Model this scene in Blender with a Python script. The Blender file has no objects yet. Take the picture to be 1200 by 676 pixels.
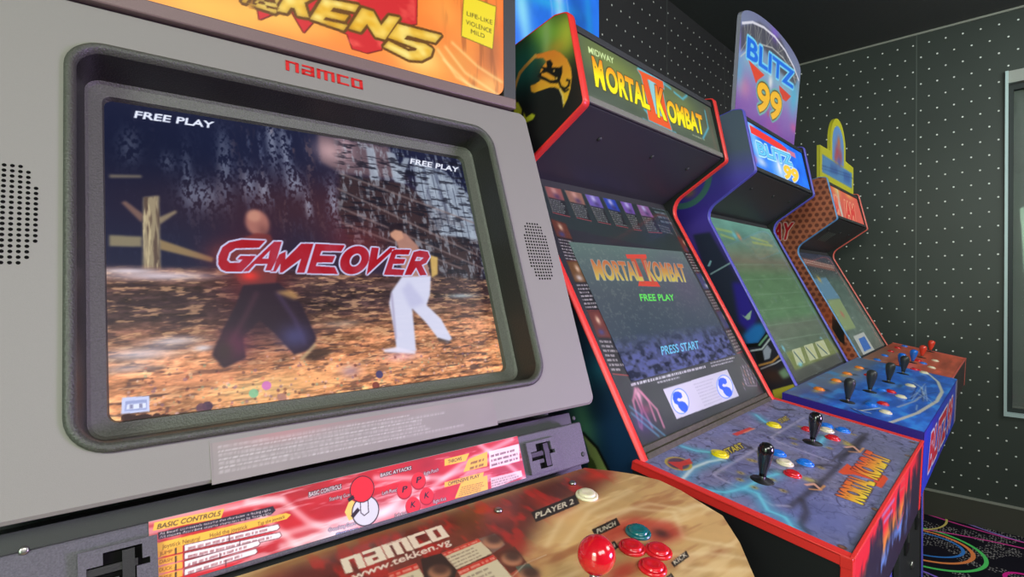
import bpy, bmesh, math, random
import numpy as np
from mathutils import Vector, Matrix

SC = bpy.context.scene
COL = SC.collection
rng = np.random.default_rng(7)
random.seed(7)

# ------------------------------------------------------------------ camera
H = 1.286
FPX, TH, PIT, ROL = 621.242, 0.761944, -0.0096994, -0.0041745
CF = np.array([math.cos(TH)*math.cos(PIT), math.sin(TH)*math.cos(PIT), math.sin(PIT)])
_r = np.array([math.sin(TH), -math.cos(TH), 0.0]); _u = np.cross(_r, CF)
CR = _r*math.cos(ROL) + _u*math.sin(ROL)
CU = _u*math.cos(ROL) - _r*math.sin(ROL)
EYE = np.array([0, 0, H])
cam = bpy.data.cameras.new('camera'); camo = bpy.data.objects.new('camera', cam); COL.objects.link(camo)
cam.sensor_width = 36; cam.lens = FPX/1200*36; cam.clip_start = 0.02
camo.matrix_world = Matrix(((CR[0], CU[0], -CF[0], 0), (CR[1], CU[1], -CF[1], 0), (CR[2], CU[2], -CF[2], H), (0, 0, 0, 1)))
SC.camera = camo

def ray(u, v): return CF + CR*(u-600)/FPX + CU*(338-v)/FPX
def onp(u, v, O, n):                      # a point of the photograph brought onto a known surface
    d = ray(u, v); return EYE + d*(((np.array(O)-EYE) @ n)/(d @ n))

# ------------------------------------------------------------------ objects
ROOTS = {}
def prop(o, label=None, cat=None, group=None, kind=None):
    if label: o['label'] = label
    if cat: o['category'] = cat
    if group: o['group'] = group
    if kind: o['kind'] = kind
    return o
def thing(name, label, cat, loc, yaw=0.0, group=None):
    o = bpy.data.objects.new(name, None); COL.objects.link(o)
    o.empty_display_size = .1
    o.location = loc; o.rotation_euler = (0, 0, yaw)
    c, s = math.cos(yaw), math.sin(yaw)
    ROOTS[o.name] = (np.array(loc, float), np.array([[c, s, 0], [-s, c, 0], [0, 0, 1]]))
    return prop(o, label, cat, group)
def root_of(o):
    while o.parent: o = o.parent
    return o

class MB:
    """collects geometry; build() links it as ONE mesh object"""
    def __init__(s): s.v = []; s.f = []; s.m = []; s.c = []; s.sm = []; s.mats = []; s.n = 0; s.hascol = False
    def mi(s, mat):
        if mat not in s.mats: s.mats.append(mat)
        return s.mats.index(mat)
    def add(s, V, Fs, mat, col=None, smooth=False):
        V = np.asarray(V, float).reshape(-1, 3); k = s.mi(mat); n = s.n
        s.v.append(V)
        s.f += [tuple(i+n for i in f) for f in Fs]
        s.m += [k]*len(Fs); s.sm += [smooth]*len(Fs); s.n += len(V)
        if col is not None: s.hascol = True
        s.c.append(np.full((len(V), 3), .5) if col is None else np.broadcast_to(np.asarray(col, float).reshape(-1, 3), (len(V), 3)))
        return s
    def build(s, name, parent=None, bevel=0, label=None):
        me = bpy.data.meshes.new(name)
        V = np.concatenate(s.v)
        if parent is not None:
            b, R = ROOTS[root_of(parent).name]; V = (V-b) @ R.T
        me.from_pydata(V.tolist(), [], s.f)
        for m in s.mats: me.materials.append(m)
        me.polygons.foreach_set('material_index', s.m); me.polygons.foreach_set('use_smooth', s.sm)
        if s.hascol:
            at = me.color_attributes.new('Col', 'FLOAT_COLOR', 'POINT')
            C = np.ones((s.n, 4), np.float32); C[:, :3] = np.concatenate(s.c)
            at.data.foreach_set('color', C.ravel())
        me.update()
        o = bpy.data.objects.new(name, me); COL.objects.link(o)
        if parent is not None: o.parent = parent
        if label: o['label'] = label
        if bevel:
            md = o.modifiers.new('bevel', 'BEVEL'); md.width = bevel; md.segments = 2; md.limit_method = 'ANGLE'; md.angle_limit = math.radians(40)
        return o
    # shapes
    def frame_box(s, c, ax, ay, az, mat):           # centre and three half-axis vectors
        c, ax, ay, az = map(np.asarray, (c, ax, ay, az))
        V = [c+i*ax+j*ay+k*az for i in (-1, 1) for j in (-1, 1) for k in (-1, 1)]
        return s.add(V, [(0, 1, 3, 2), (4, 6, 7, 5), (0, 4, 5, 1), (2, 3, 7, 6), (0, 2, 6, 4), (1, 5, 7, 3)], mat)
    def box(s, lo, hi, mat):
        lo, hi = np.array(lo, float), np.array(hi, float); h = (hi-lo)/2
        return s.frame_box((lo+hi)/2, (h[0], 0, 0), (0, h[1], 0), (0, 0, h[2]), mat)
    def prism(s, poly, vec, mat, caps=True, smooth=False):    # 3-D outline swept by vec
        P = np.asarray(poly, float); n = len(P); V = np.concatenate([P, P+np.asarray(vec)])
        Fs = [(i, (i+1) % n, n+(i+1) % n, n+i) for i in range(n)]
        s.add(V, Fs, mat, smooth=smooth)
        if caps: s.add(V, [tuple(range(n))[::-1], tuple(range(n, 2*n))], mat)
        return s
    def loft(s, loops, mat, closed=True, smooth=True, cap0=False, cap1=False):
        n = len(loops[0]); V = np.concatenate([np.asarray(l, float) for l in loops]); Fs = []
        for k in range(len(loops)-1):
            for i in range(n if closed else n-1):
                j = (i+1) % n; Fs.append((k*n+i, k*n+j, (k+1)*n+j, (k+1)*n+i))
        if cap0: Fs.append(tuple(range(n))[::-1])
        if cap1: Fs.append(tuple(range((len(loops)-1)*n, len(loops)*n)))
        return s.add(V, Fs, mat, smooth=smooth)
    def lathe(s, base, axis, prof, mat, seg=28):     # prof: (radius, height along axis)
        axis = np.asarray(axis, float); axis = axis/np.linalg.norm(axis)
        e1 = np.cross(axis, [0.3, 1, .2]); e1 /= np.linalg.norm(e1); e2 = np.cross(axis, e1)
        loops = [[np.asarray(base)+axis*h+r*(math.cos(t)*e1+math.sin(t)*e2) for t in np.linspace(0, 2*math.pi, seg, endpoint=False)] for r, h in prof]
        return s.loft(loops, mat, cap0=True, cap1=True)
    def bar(s, p, q, up, w, h, mat):                 # box from p to q, w across, h along up
        p, q, up = map(lambda a: np.asarray(a, float), (p, q, up)); d = q-p; L = np.linalg.norm(d); d /= L
        x = np.cross(d, up); x /= np.linalg.norm(x); u = np.cross(x, d)
        return s.frame_box((p+q)/2, d*L/2, x*w/2, u*h/2, mat)

# ------------------------------------------------------------------ materials
def lin(c):
    c = np.asarray(c, float)/255.0
    return np.where(c <= .04045, c/12.92, ((c+.055)/1.055)**2.4)
def rgba(c): return (*[float(x) for x in lin(c)], 1.0)
def newmat(name):
    m = bpy.data.materials.new(name); m.use_nodes = True
    return m, m.node_tree.nodes, m.node_tree.links, m.node_tree.nodes['Principled BSDF']
def plain(name, col, rough=.5, spec=.5, metal=0, bump=0, bscale=900, coat=0, var=0):
    m, N, L, p = newmat(name)
    p.inputs['Base Color'].default_value = rgba(col); p.inputs['Roughness'].default_value = rough
    p.inputs['Specular IOR Level'].default_value = spec; p.inputs['Metallic'].default_value = metal
    p.inputs['Coat Weight'].default_value = coat; p.inputs['Coat Roughness'].default_value = .08
    tc = N.new('ShaderNodeTexCoord')
    nz = N.new('ShaderNodeTexNoise'); nz.inputs['Scale'].default_value = bscale; nz.inputs['Detail'].default_value = 2
    L.new(tc.outputs['Object'], nz.inputs['Vector'])
    if bump:
        b = N.new('ShaderNodeBump'); b.inputs['Strength'].default_value = bump; b.inputs['Distance'].default_value = .001
        L.new(nz.outputs['Fac'], b.inputs['Height']); L.new(b.outputs['Normal'], p.inputs['Normal'])
    mx = N.new('ShaderNodeMix'); mx.data_type = 'RGBA'
    k = var if var else .06
    mx.inputs[6].default_value = rgba(np.asarray(col)*(1-k)); mx.inputs[7].default_value = rgba(np.minimum(255, np.asarray(col)*(1+k)))
    L.new(nz.outputs['Fac'], mx.inputs[0]); L.new(mx.outputs[2], p.inputs['Base Color'])
    return m
def artmat(name, rough=.35, spec=.5, emit=0.0, coat=0.0, base=1.0, coatr=.06):
    m, N, L, p = newmat(name)
    a = N.new('ShaderNodeAttribute'); a.attribute_name = 'Col'
    mul = N.new('ShaderNodeVectorMath'); mul.operation = 'SCALE'; mul.inputs['Scale'].default_value = base
    L.new(a.outputs['Color'], mul.inputs[0]); L.new(mul.outputs[0], p.inputs['Base Color'])
    p.inputs['Roughness'].default_value = rough; p.inputs['Specular IOR Level'].default_value = spec
    p.inputs['Coat Weight'].default_value = coat; p.inputs['Coat Roughness'].default_value = coatr
    if emit:
        L.new(a.outputs['Color'], p.inputs['Emission Color']); p.inputs['Emission Strength'].default_value = emit
    return m

# ------------------------------------------------------------------ painting a flat printed surface
def blur(a, r):
    r = int(round(r))
    if r < 1: return a
    for _ in range(2):
        for ax in (0, 1):
            p = np.pad(a, [(r+1, r) if i == ax else (0, 0) for i in range(a.ndim)], mode='edge').cumsum(axis=ax)
            n = a.shape[ax]; i1 = [slice(None)]*a.ndim; i0 = list(i1)
            i1[ax] = slice(2*r+1, 2*r+1+n); i0[ax] = slice(0, n)
            a = (p[tuple(i1)]-p[tuple(i0)])/(2*r+1)
    return a
def noise(ny, nx, sy, sx, octv=4, seed=0, gain=.55):
    g = np.random.default_rng(seed); out = np.zeros((ny, nx)); amp = 1; tot = 0
    for o in range(octv):
        cy, cx = max(sy/2**o, 1.0), max(sx/2**o, 1.0)
        G = g.random((int(ny/cy)+3, int(nx/cx)+3))
        y = np.arange(ny)/cy; x = np.arange(nx)/cx
        yi = y.astype(int); xi = x.astype(int); fy = (y-yi)[:, None]; fx = (x-xi)[None, :]
        fy = fy*fy*(3-2*fy); fx = fx*fx*(3-2*fx)
        a = G[yi][:, xi]; b = G[yi][:, xi+1]; c = G[yi+1][:, xi]; d = G[yi+1][:, xi+1]
        out += amp*((a*(1-fx)+b*fx)*(1-fy)+(c*(1-fx)+d*fx)*fy); tot += amp; amp *= gain
    return out/tot
TXT = {}
def glyphs(s, bold):
    if (s, bold) in TXT: return TXT[(s, bold)]
    cu = bpy.data.curves.new('t', 'FONT'); cu.body = s; cu.offset = bold; cu.resolution_u = 4
    o = bpy.data.objects.new('t', cu); COL.objects.link(o)
    bpy.context.view_layer.update()
    me = bpy.data.meshes.new_from_object(o.evaluated_get(bpy.context.evaluated_depsgraph_get()))
    me.calc_loop_triangles()
    V = np.array([v.co[:2] for v in me.vertices]) if len(me.vertices) else np.zeros((1, 2))
    T = np.array([t.vertices[:] for t in me.loop_triangles])
    bpy.data.objects.remove(o); bpy.data.curves.remove(cu); bpy.data.meshes.remove(me)
    TXT[(s, bold)] = (V, T); return V, T
SEGF = {  # squared-off lower-case and capital stroke letters in a unit box
 'n': [[(0, 0), (0, .7), (1, .7), (1, 0)]], 'a': [[(.05, .7), (1, .7), (1, 0), (0, 0), (0, .33), (1, .33)]],
 'm': [[(0, 0), (0, .7), (1.6, .7), (1.6, 0)], [(.8, .7), (.8, 0)]], 'c': [[(1, .7), (0, .7), (0, 0), (1, 0)]],
 'o': [[(0, 0), (0, .7), (1, .7), (1, 0), (0, 0)]]}
SEGW = {'n': 1, 'a': 1, 'm': 1.6, 'c': 1, 'o': 1}

class Canvas:
    def __init__(s, O, ex, ey, w, h, nx, col=(0, 0, 0)):
        s.O = np.asarray(O, float); s.ex = np.asarray(ex, float); s.ey = np.asarray(ey, float); s.w = w; s.h = h
        s.nx = nx; s.ny = max(2, int(round(nx*h/w))); s.k = (nx-1)/w
        s.n = np.cross(s.ex, s.ey)
        s.a = np.zeros((s.ny, s.nx, 3)); s.a[:] = np.asarray(col)/255.
        s.Y, s.X = np.mgrid[0:s.ny, 0:s.nx].astype(float)
    def m(s, p):                                   # photo point -> cell coordinates
        P = onp(p[0], p[1], s.O, s.n)-s.O
        return np.array([P@s.ex*s.k, P@s.ey*s.k])
    def mm(s, pts): return [s.m(p) for p in pts]
    def loc(s, x, y): return np.array([x*s.k, y*s.k])  # metres on the surface
    def raster(s, polys, ss=3):                    # even-odd coverage of cell-space polygons
        M = np.zeros((s.ny, s.nx)); A = np.concatenate([np.asarray(p) for p in polys])
        x0 = max(0, int(np.floor(A[:, 0].min()))-1); x1 = min(s.nx, int(np.ceil(A[:, 0].max()))+2)
        y0 = max(0, int(np.floor(A[:, 1].min()))-1); y1 = min(s.ny, int(np.ceil(A[:, 1].max()))+2)
        if x1 <= x0 or y1 <= y0: return M
        if (x1-x0)*(y1-y0) > 60000: ss = 2
        o = (np.arange(ss)+.5)/ss-.5
        xs = (np.arange(x0, x1)[:, None]+o).ravel(); ys = (np.arange(y0, y1)[:, None]+o).ravel()
        ins = np.zeros((len(ys), len(xs)), bool)
        for p in polys:
            p = np.asarray(p, float)
            for (ax, ay), (bx, by) in zip(p, np.roll(p, -1, 0)):
                if ay == by: continue
                lo, hi = (ay, by) if ay < by else (by, ay)
                r = np.nonzero((ys >= lo) & (ys < hi))[0]
                if len(r): ins[r] ^= xs[None, :] < (ax+(ys[r]-ay)*(bx-ax)/(by-ay))[:, None]
        M[y0:y1, x0:x1] = ins.reshape(y1-y0, ss, x1-x0, ss).mean(axis=(1, 3)); return M
    def put(s, M, col, a=1.0, bl=0):
        if bl: M = blur(M, bl)
        M = (M*a)[..., None]; c = np.asarray(col, float)
        c = c/255. if c.ndim == 1 else c
        s.a = s.a*(1-M)+c*M
    def poly(s, pts, col, a=1.0, bl=0, out=None, ow=0):
        M = s.raster([s.mm(pts)])
        if out is not None: s.put(s.grow(M, ow), out, a)
        s.put(M, col, a, bl); return M
    def grow(s, M, r):
        R = M.copy(); k = int(math.ceil(r))
        for dy in range(-k, k+1):
            for dx in range(-k, k+1):
                if dx*dx+dy*dy <= r*r+.3: 
                    R[max(0, dy):s.ny+min(0, dy), max(0, dx):s.nx+min(0, dx)] = np.maximum(R[max(0, dy):s.ny+min(0, dy), max(0, dx):s.nx+min(0, dx)], M[max(0, -dy):s.ny+min(0, -dy), max(0, -dx):s.nx+min(0, -dx)])
        return R
    def linemask(s, C, w):                          # C in cells, w in cells
        M = np.zeros((s.ny, s.nx))
        for p, q in zip(C[:-1], C[1:]):
            d = np.asarray(q)-p; L = np.hypot(*d)
            if L < 1e-6: continue
            d = d/L*w/2; n = np.array([-d[1], d[0]])
            M = np.maximum(M, s.raster([[p-d+n, q+d+n, q+d-n, p-d-n]]))
        return M
    def line(s, pts, w, col, a=1.0, bl=0): s.put(s.linemask(s.mm(pts), w*s.k), col, a, bl)     # w metres
    def ellc(s, c, rx, ry, ang=0):
        t = np.linspace(0, 2*math.pi, 40, endpoint=False); ca, sa = math.cos(ang), math.sin(ang)
        return [(c[0]+rx*math.cos(u)*ca-ry*math.sin(u)*sa, c[1]+rx*math.cos(u)*sa+ry*math.sin(u)*ca) for u in t]
    def disc(s, p, r, col, a=1.0, bl=0, ry=None, ang=0): s.put(s.raster([s.ellc(s.m(p), r*s.k, (ry or r)*s.k, ang)]), col, a, bl)
    def ring(s, p, r, w, col, a=1.0, ry=None, ang=0):
        c = s.m(p); ry = ry or r
        s.put(s.raster([s.ellc(c, r*s.k, ry*s.k, ang), s.ellc(c, (r-w)*s.k, (ry-w)*s.k, ang)]), col, a)
    def spot(s, p, rx, ry, col, a=1.0, ang=0):      # soft round patch, radii in metres
        c = s.m(p); X = s.X-c[0]; Y = s.Y-c[1]; ca, sa = math.cos(ang), math.sin(ang)
        d = ((X*ca+Y*sa)/(rx*s.k))**2+((-X*sa+Y*ca)/(ry*s.k))**2
        s.put(np.exp(-d*1.5), col, a)
    def grad(s, stops):                             # vertical gradient, stops (0..1 from bottom, colour)
        t = np.linspace(0, 1, s.ny); k = [x[0] for x in stops]
        for ch in range(3): s.a[..., ch] = np.interp(t, k, [x[1][ch]/255. for x in stops])[:, None]
    def tmask(s, txt, p0, p1, pt, bold=0.0, cells=False):
        c0, c1, ct = (map(np.asarray, (p0, p1, pt)) if cells else s.mm((p0, p1, pt)))
        V, T = glyphs(txt, bold); HV, _ = glyphs('H', bold)
        x0, x1 = V[:, 0].min(), V[:, 0].max(); cap = HV[:, 1].max()
        Q = c0+((V[:, :1]-x0)/(x1-x0))*(c1-c0)+(V[:, 1:]/cap)*(ct-c0)
        M = np.zeros((s.ny, s.nx))
        ss = 3; o = (np.arange(ss)+.5)/ss-.5
        for t in T:
            P = Q[t]; a0 = np.floor(P.min(0)).astype(int)-1; a1 = np.ceil(P.max(0)).astype(int)+2
            xa, ya = max(a0[0], 0), max(a0[1], 0); xb, yb = min(a1[0], s.nx), min(a1[1], s.ny)
            if xb <= xa or yb <= ya: continue
            xs = (np.arange(xa, xb)[:, None]+o).ravel()[None, :]; ys = (np.arange(ya, yb)[:, None]+o).ravel()[:, None]
            def e(A, B): return (B[0]-A[0])*(ys-A[1])-(B[1]-A[1])*(xs-A[0])
            w = [e(P[0], P[1]), e(P[1], P[2]), e(P[2], P[0])]
            ins = ((w[0] >= 0) & (w[1] >= 0) & (w[2] >= 0)) | ((w[0] <= 0) & (w[1] <= 0) & (w[2] <= 0))
            M[ya:yb, xa:xb] = np.minimum(1, M[ya:yb, xa:xb]+ins.reshape(yb-ya, ss, xb-xa, ss).mean(axis=(1, 3)))
        return M
    def text(s, txt, p0, p1, pt, col, bold=0.0, out=None, ow=1.5, a=1.0, cells=False):
        M = s.tmask(txt, p0, p1, pt, bold, cells)
        if out is not None: s.put(s.grow(M, ow), out, a)
        s.put(M, col, a); return M
    def seg(s, txt, p0, p1, pt, col, wd=.22, out=None, ow=1.5):
        c0, c1, ct = s.mm((p0, p1, pt)); tot = sum(SEGW[c] for c in txt)+.66*(len(txt)-1)+wd; x = wd/2; M = np.zeros((s.ny, s.nx))
        for ch in txt:
            for pl in SEGF[ch]:
                C = [c0+(x+a)/tot*(c1-c0)+(b*(1-.62*wd)/.7+.31*wd)*(ct-c0) for a, b in pl]
                for (q0, q1), (r0, r1) in zip(zip(C[:-1], C[1:]), zip(pl[:-1], pl[1:])):
                    e = q1-q0; g = np.hypot(*(ct-c0)); k_ = (.62 if r0[1] == r1[1] else 1)*wd*g; x_ = (wd if r0[1] == r1[1] else .62*wd)*g-k_; u_ = e/np.hypot(*e)*x_/2
                    M = np.maximum(M, s.linemask([q0-u_, q1+u_], k_))
            x += SEGW[ch]+.66
        if out is not None: s.put(s.grow(M, ow), out)
        s.put(M, col); return M
    def small(s, p00, p01, p10, rows, col, a=.85, fill=.6, seed=1, ragged=.15):   # rows of print too fine to read
        g = np.random.default_rng(seed); c0, c1, c2 = s.mm((p00, p01, p10)); M = np.zeros((s.ny, s.nx))
        for r in range(rows):
            b = c0+(c2-c0)*((r+.5)/rows); x = 0; end = 1-g.random()*ragged; L = np.hypot(*(c1-c0)); hh = np.hypot(*(c2-c0))/rows*fill
            while x < end:
                w = min((.6+g.random()*2.4)*hh*1.2/L, end-x)
                n = (c2-c0)/np.hypot(*(c2-c0))*hh/2; p = b+(c1-c0)*x; q = b+(c1-c0)*(x+w)
                M = np.maximum(M, s.raster([[p-n, q-n, q+n, p+n]])); x += w+.55*hh/L
        s.put(M*(.55+.45*noise(s.ny, s.nx, 2, 2, 1, seed)), col, a)
    def mottle(s, amt, sy, sx, seed, octv=4, M=None):
        n = (noise(s.ny, s.nx, sy, sx, octv, seed)-.5)*2*amt
        if M is not None: n = n*M
        s.a = np.clip(s.a*(1+n[..., None]), 0, 1)
    def grid(s, mb, mat, lift=0.0, clip=None, bulge=0.0, side=1):
        """adds the surface to a mesh; clip: cell-space outline; lift along the normal"""
        x = s.X/s.k; y = s.Y/s.k
        cells = np.ones((s.ny-1, s.nx-1), bool)
        if clip is not None:
            cp = np.asarray(clip, float); ins = np.zeros((s.ny, s.nx), bool)
            for (ax, ay), (bx, by) in zip(cp, np.roll(cp, -1, 0)):
                if ay != by: ins ^= ((ay > s.Y) != (by > s.Y)) & (s.X < (bx-ax)*(s.Y-ay)/(by-ay)+ax)
            cells = ins[:-1, :-1] | ins[1:, :-1] | ins[:-1, 1:] | ins[1:, 1:]
            need = np.zeros((s.ny, s.nx), bool)
            for dy in (0, 1):
                for dx in (0, 1): need[dy:s.ny-1+dy, dx:s.nx-1+dx] |= cells
            for j, i in np.argwhere(need & ~ins):
                p = np.array([i, j], float); best = None
                for A, B in zip(cp, np.roll(cp, -1, 0)):
                    d = B-A; t = np.clip((p-A)@d/max(d@d, 1e-9), 0, 1); q = A+t*d; e = (p-q)@(p-q)
                    if best is None or e < best[0]: best = (e, q)
                x[j, i], y[j, i] = best[1]/s.k
        else: need = np.ones((s.ny, s.nx), bool)
        P = s.O+x[..., None]*s.ex+y[..., None]*s.ey+(lift*s.n)*side
        if bulge:
            q = ((s.X/(s.nx-1)-.5)*2)**2+((s.Y/(s.ny-1)-.5)*2)**2
            P = P+((1-q/2)*bulge)[..., None]*s.n*side
        idx = -np.ones((s.ny, s.nx), int); idx[need] = np.arange(need.sum())
        a = idx[:-1, :-1][cells]; b = idx[:-1, 1:][cells]; c = idx[1:, 1:][cells]; d = idx[1:, :-1][cells]
        Fs = np.stack([a, b, c, d], 1) if side > 0 else np.stack([a, d, c, b], 1)
        return mb.add(P[need], Fs.tolist(), mat, col=lin(np.clip(s.a, 0, 1)*255)[need], smooth=bool(bulge))
def fillet(P, radii, seg=8):
    P = [np.asarray(p, float) for p in P]; out = []; n = len(P)
    for i, p in enumerate(P):
        r = radii[i] if hasattr(radii, '__len__') else radii
        if r <= 0: out.append(p); continue
        a = P[i-1]-p; b = P[(i+1) % n]-p; a /= np.linalg.norm(a); b /= np.linalg.norm(b)
        half = math.acos(np.clip(a@b, -1, 1))/2; d = r/math.tan(half); c = p+(a+b)/np.linalg.norm(a+b)*r/math.sin(half)
        s, e = p+a*d-c, p+b*d-c
        t0, t1 = math.atan2(s[1], s[0]), math.atan2(e[1], e[0]); dt = (t1-t0+math.pi) % (2*math.pi)-math.pi
        out += [c+r*np.array([math.cos(t0+dt*k/seg), math.sin(t0+dt*k/seg)]) for k in range(seg+1)]
    return out
def offset_poly(P, d):                               # inward for counter-clockwise outlines
    P = np.asarray(P, float); n = len(P); out = []
    for i in range(n):
        a = P[i]-P[i-1]; b = P[(i+1) % n]-P[i]; a = a/np.linalg.norm(a); b = b/np.linalg.norm(b)
        na = np.array([-a[1], a[0]]); nb = np.array([-b[1], b[0]]); m = na+nb; m = m/np.linalg.norm(m)
        out.append(P[i]+m*d/max(.3, m@na))
    return np.array(out)
# ------------------------------------------------------------------ shared materials
M_black = plain('black_laminate', (26, 27, 28), .45, .4, bump=.15, bscale=700)
M_darkgrey = plain('dark_grey_metal', (52, 54, 56), .5, .4, bump=.2, bscale=1200)
M_speckle = plain('speckled_dark_metal', (78, 76, 84), .5, .4, bump=.5, bscale=700, var=.28)
M_retain = plain('grey_olive_metal', (118, 120, 108), .5, .4, bump=.2)
M_under = plain('charcoal_laminate', (58, 58, 62), .42, .45, bump=.15, bscale=700)
M_bezel = plain('grey_textured_plastic', (131, 129, 123), .55, .35, bump=.12, bscale=1500, var=.03)
M_tunnel = plain('black_textured_plastic', (38, 38, 36), .35, .5, bump=.7, bscale=520, var=.2)
M_iframe = plain('grey_olive_textured_plastic', (84, 86, 80), .5, .45, bump=.9, bscale=520, var=.2)
M_bat2 = plain('dull_black_bat_plastic', (48, 50, 50), .4, .5)
M_surround = plain('olive_black_textured_plastic', (66, 68, 62), .45, .5, bump=.9, bscale=520, var=.25)
M_brown = plain('brown_metal_trim', (108, 90, 86), .45, .4, bump=.2)
M_white = plain('cream_button_plastic', (226, 218, 186), .3, .5)
M_red = plain('red_button_plastic', (212, 26, 38), .22, .5, coat=.4)
M_ball = plain('red_ball_plastic', (206, 16, 36), .16, .6, coat=.6)
M_teal = plain('teal_button_plastic', (18, 104, 108), .25, .5, coat=.4)
M_blue = plain('blue_button_plastic', (20, 120, 226), .28, .5, coat=.3)
M_yellow = plain('yellow_button_plastic', (236, 216, 20), .3, .5, coat=.3)
M_orange = plain('orange_button_plastic', (248, 138, 40), .3, .5, coat=.3)
M_bat = plain('black_bat_plastic', (18, 18, 19), .18, .6, coat=.5)
M_batblue = plain('blue_bat_plastic', (20, 110, 220), .25, .6, coat=.3)
M_batred = plain('red_bat_plastic', (226, 70, 50), .25, .6, coat=.3)
M_steel = plain('steel', (150, 150, 146), .3, .5, metal=.9)
M_tred = plain('red_edge_moulding', (226, 52, 46), .35, .5)
M_tblue = plain('violet_blue_edge_moulding', (92, 88, 200), .35, .5)
M_tsky = plain('sky_blue_edge_moulding', (92, 150, 206), .35, .5)
M_tcoral = plain('coral_edge_moulding', (214, 96, 84), .35, .5)
M_hole = plain('black_hole', (6, 6, 6), .8, .1)
M_print = artmat('printed_overlay', .38, .45, coat=.15, coatr=.2)
M_card = artmat('printed_card', .4, .4)
M_plexi = artmat('printed_plexiglass', .3, .5, coat=.5, coatr=.12)
M_side = artmat('printed_side_panel', .4, .45, coat=.2, coatr=.2)
M_crt = artmat('lit_screen', .3, .12, emit=1.0, coat=0, base=0.03)
M_lit = artmat('backlit_print', .35, .25, emit=1.0, coat=0, base=.08)
M_dim = artmat('dimly_backlit_print', .3, .5, emit=.75, coat=.3, base=.4)

# ------------------------------------------------------------------ the room
XW, YB, YF, XL, ZC = 3.70, 1.24, -2.9, -1.9, 2.665
def dotted_wall(name, ua, base, seam0):
    """dark wall lining with staggered pale studs; ua = index of the horizontal axis"""
    m, N, L, p = newmat(name)
    def math_(op, a, b=None, c=None):
        n = N.new('ShaderNodeMath'); n.operation = op
        for i, x in enumerate((a, b, c)):
            if x is None: continue
            if isinstance(x, (int, float)): n.inputs[i].default_value = x
            else: L.new(x, n.inputs[i])
        return n.outputs[0]
    tc = N.new('ShaderNodeTexCoord'); sp = N.new('ShaderNodeSeparateXYZ'); L.new(tc.outputs['Object'], sp.inputs[0])
    U, Zc = sp.outputs[ua], sp.outputs[2]
    rz = math_('DIVIDE', math_('SUBTRACT', Zc, 1.2785), .0735)
    row = math_('ROUND', rz); fz = math_('MULTIPLY', math_('SUBTRACT', rz, row), .0735)
    half = math_('MULTIPLY', math_('MODULO', math_('ADD', row, 100), 2), .5)
    ru = math_('ADD', math_('DIVIDE', math_('SUBTRACT', U, .0035), .0708), half)
    fu = math_('MULTIPLY', math_('SUBTRACT', ru, math_('ROUND', ru)), .0708)
    d = math_('SQRT', math_('ADD', math_('MULTIPLY', fu, fu), math_('MULTIPLY', fz, fz)))
    dot = N.new('ShaderNodeMapRange'); dot.inputs['From Min'].default_value = .0050; dot.inputs['From Max'].default_value = .0032
    L.new(d, dot.inputs['Value'])
    # a lining sheet joint every 0.70 m
    sj = math_('DIVIDE', math_('SUBTRACT', U, seam0), .70)
    sd = math_('ABSOLUTE', math_('MULTIPLY', math_('SUBTRACT', sj, math_('ROUND', sj)), .70))
    seam = math_('LESS_THAN', sd, .0022)
    nz = N.new('ShaderNodeTexNoise'); nz.inputs['Scale'].default_value = 3; L.new(tc.outputs['Object'], nz.inputs['Vector'])
    mx = N.new('ShaderNodeMix'); mx.data_type = 'RGBA'; mx.inputs[6].default_value = rgba(np.array(base)*.92); mx.inputs[7].default_value = rgba(np.array(base)*1.08)
    L.new(nz.outputs['Fac'], mx.inputs[0])
    m2 = N.new('ShaderNodeMix'); m2.data_type = 'RGBA'; m2.inputs[7].default_value = rgba((96, 104, 98)); L.new(mx.outputs[2], m2.inputs[6])
    L.new(math_('MULTIPLY', seam, .6), m2.inputs[0])
    m3 = N.new('ShaderNodeMix'); m3.data_type = 'RGBA'; m3.inputs[7].default_value = rgba((226, 228, 222)); L.new(m2.outputs[2], m3.inputs[6]); L.new(dot.outputs[0], m3.inputs[0])
    L.new(m3.outputs[2], p.inputs['Base Color'])
    p.inputs['Roughness'].default_value = .42; p.inputs['Specular IOR Level'].default_value = .4
    bp = N.new('ShaderNodeBump'); bp.inputs['Strength'].default_value = .5; bp.inputs['Distance'].default_value = .003
    L.new(dot.outputs[0], bp.inputs['Height']); L.new(bp.outputs['Normal'], p.inputs['Normal'])
    return m
M_wall_e = dotted_wall('studded_wall_lining', 1, (56, 62, 58), .412)
M_wall_n = dotted_wall('studded_wall_lining_back', 0, (56, 55, 58), .30)
M_ceil = plain('black_ceiling', (92, 94, 94), .6, .3, bump=.1, bscale=60)
M_bb = plain('dark_olive_skirting', (66, 66, 58), .5, .4)
M_bbtop = plain('skirting_top_edge', (140, 142, 132), .5, .4)
M_alu = plain('pale_aluminium', (176, 196, 196), .4, .5)
M_header = plain('grey_aluminium', (150, 152, 146), .5, .4)
M_gasket = plain('black_gasket', (34, 40, 40), .5, .4)
M_blind = plain('grey_roller_blind', (128, 132, 128), .7, .3, bump=.2, bscale=400)
M_glass, _N, _L, _p = newmat('window_glass')
_p.inputs['Base Color'].default_value = (.92, .96, .95, 1); _p.inputs['Transmission Weight'].default_value = 1; _p.inputs['Roughness'].default_value = .02; _p.inputs['IOR'].default_value = 1.45

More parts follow.
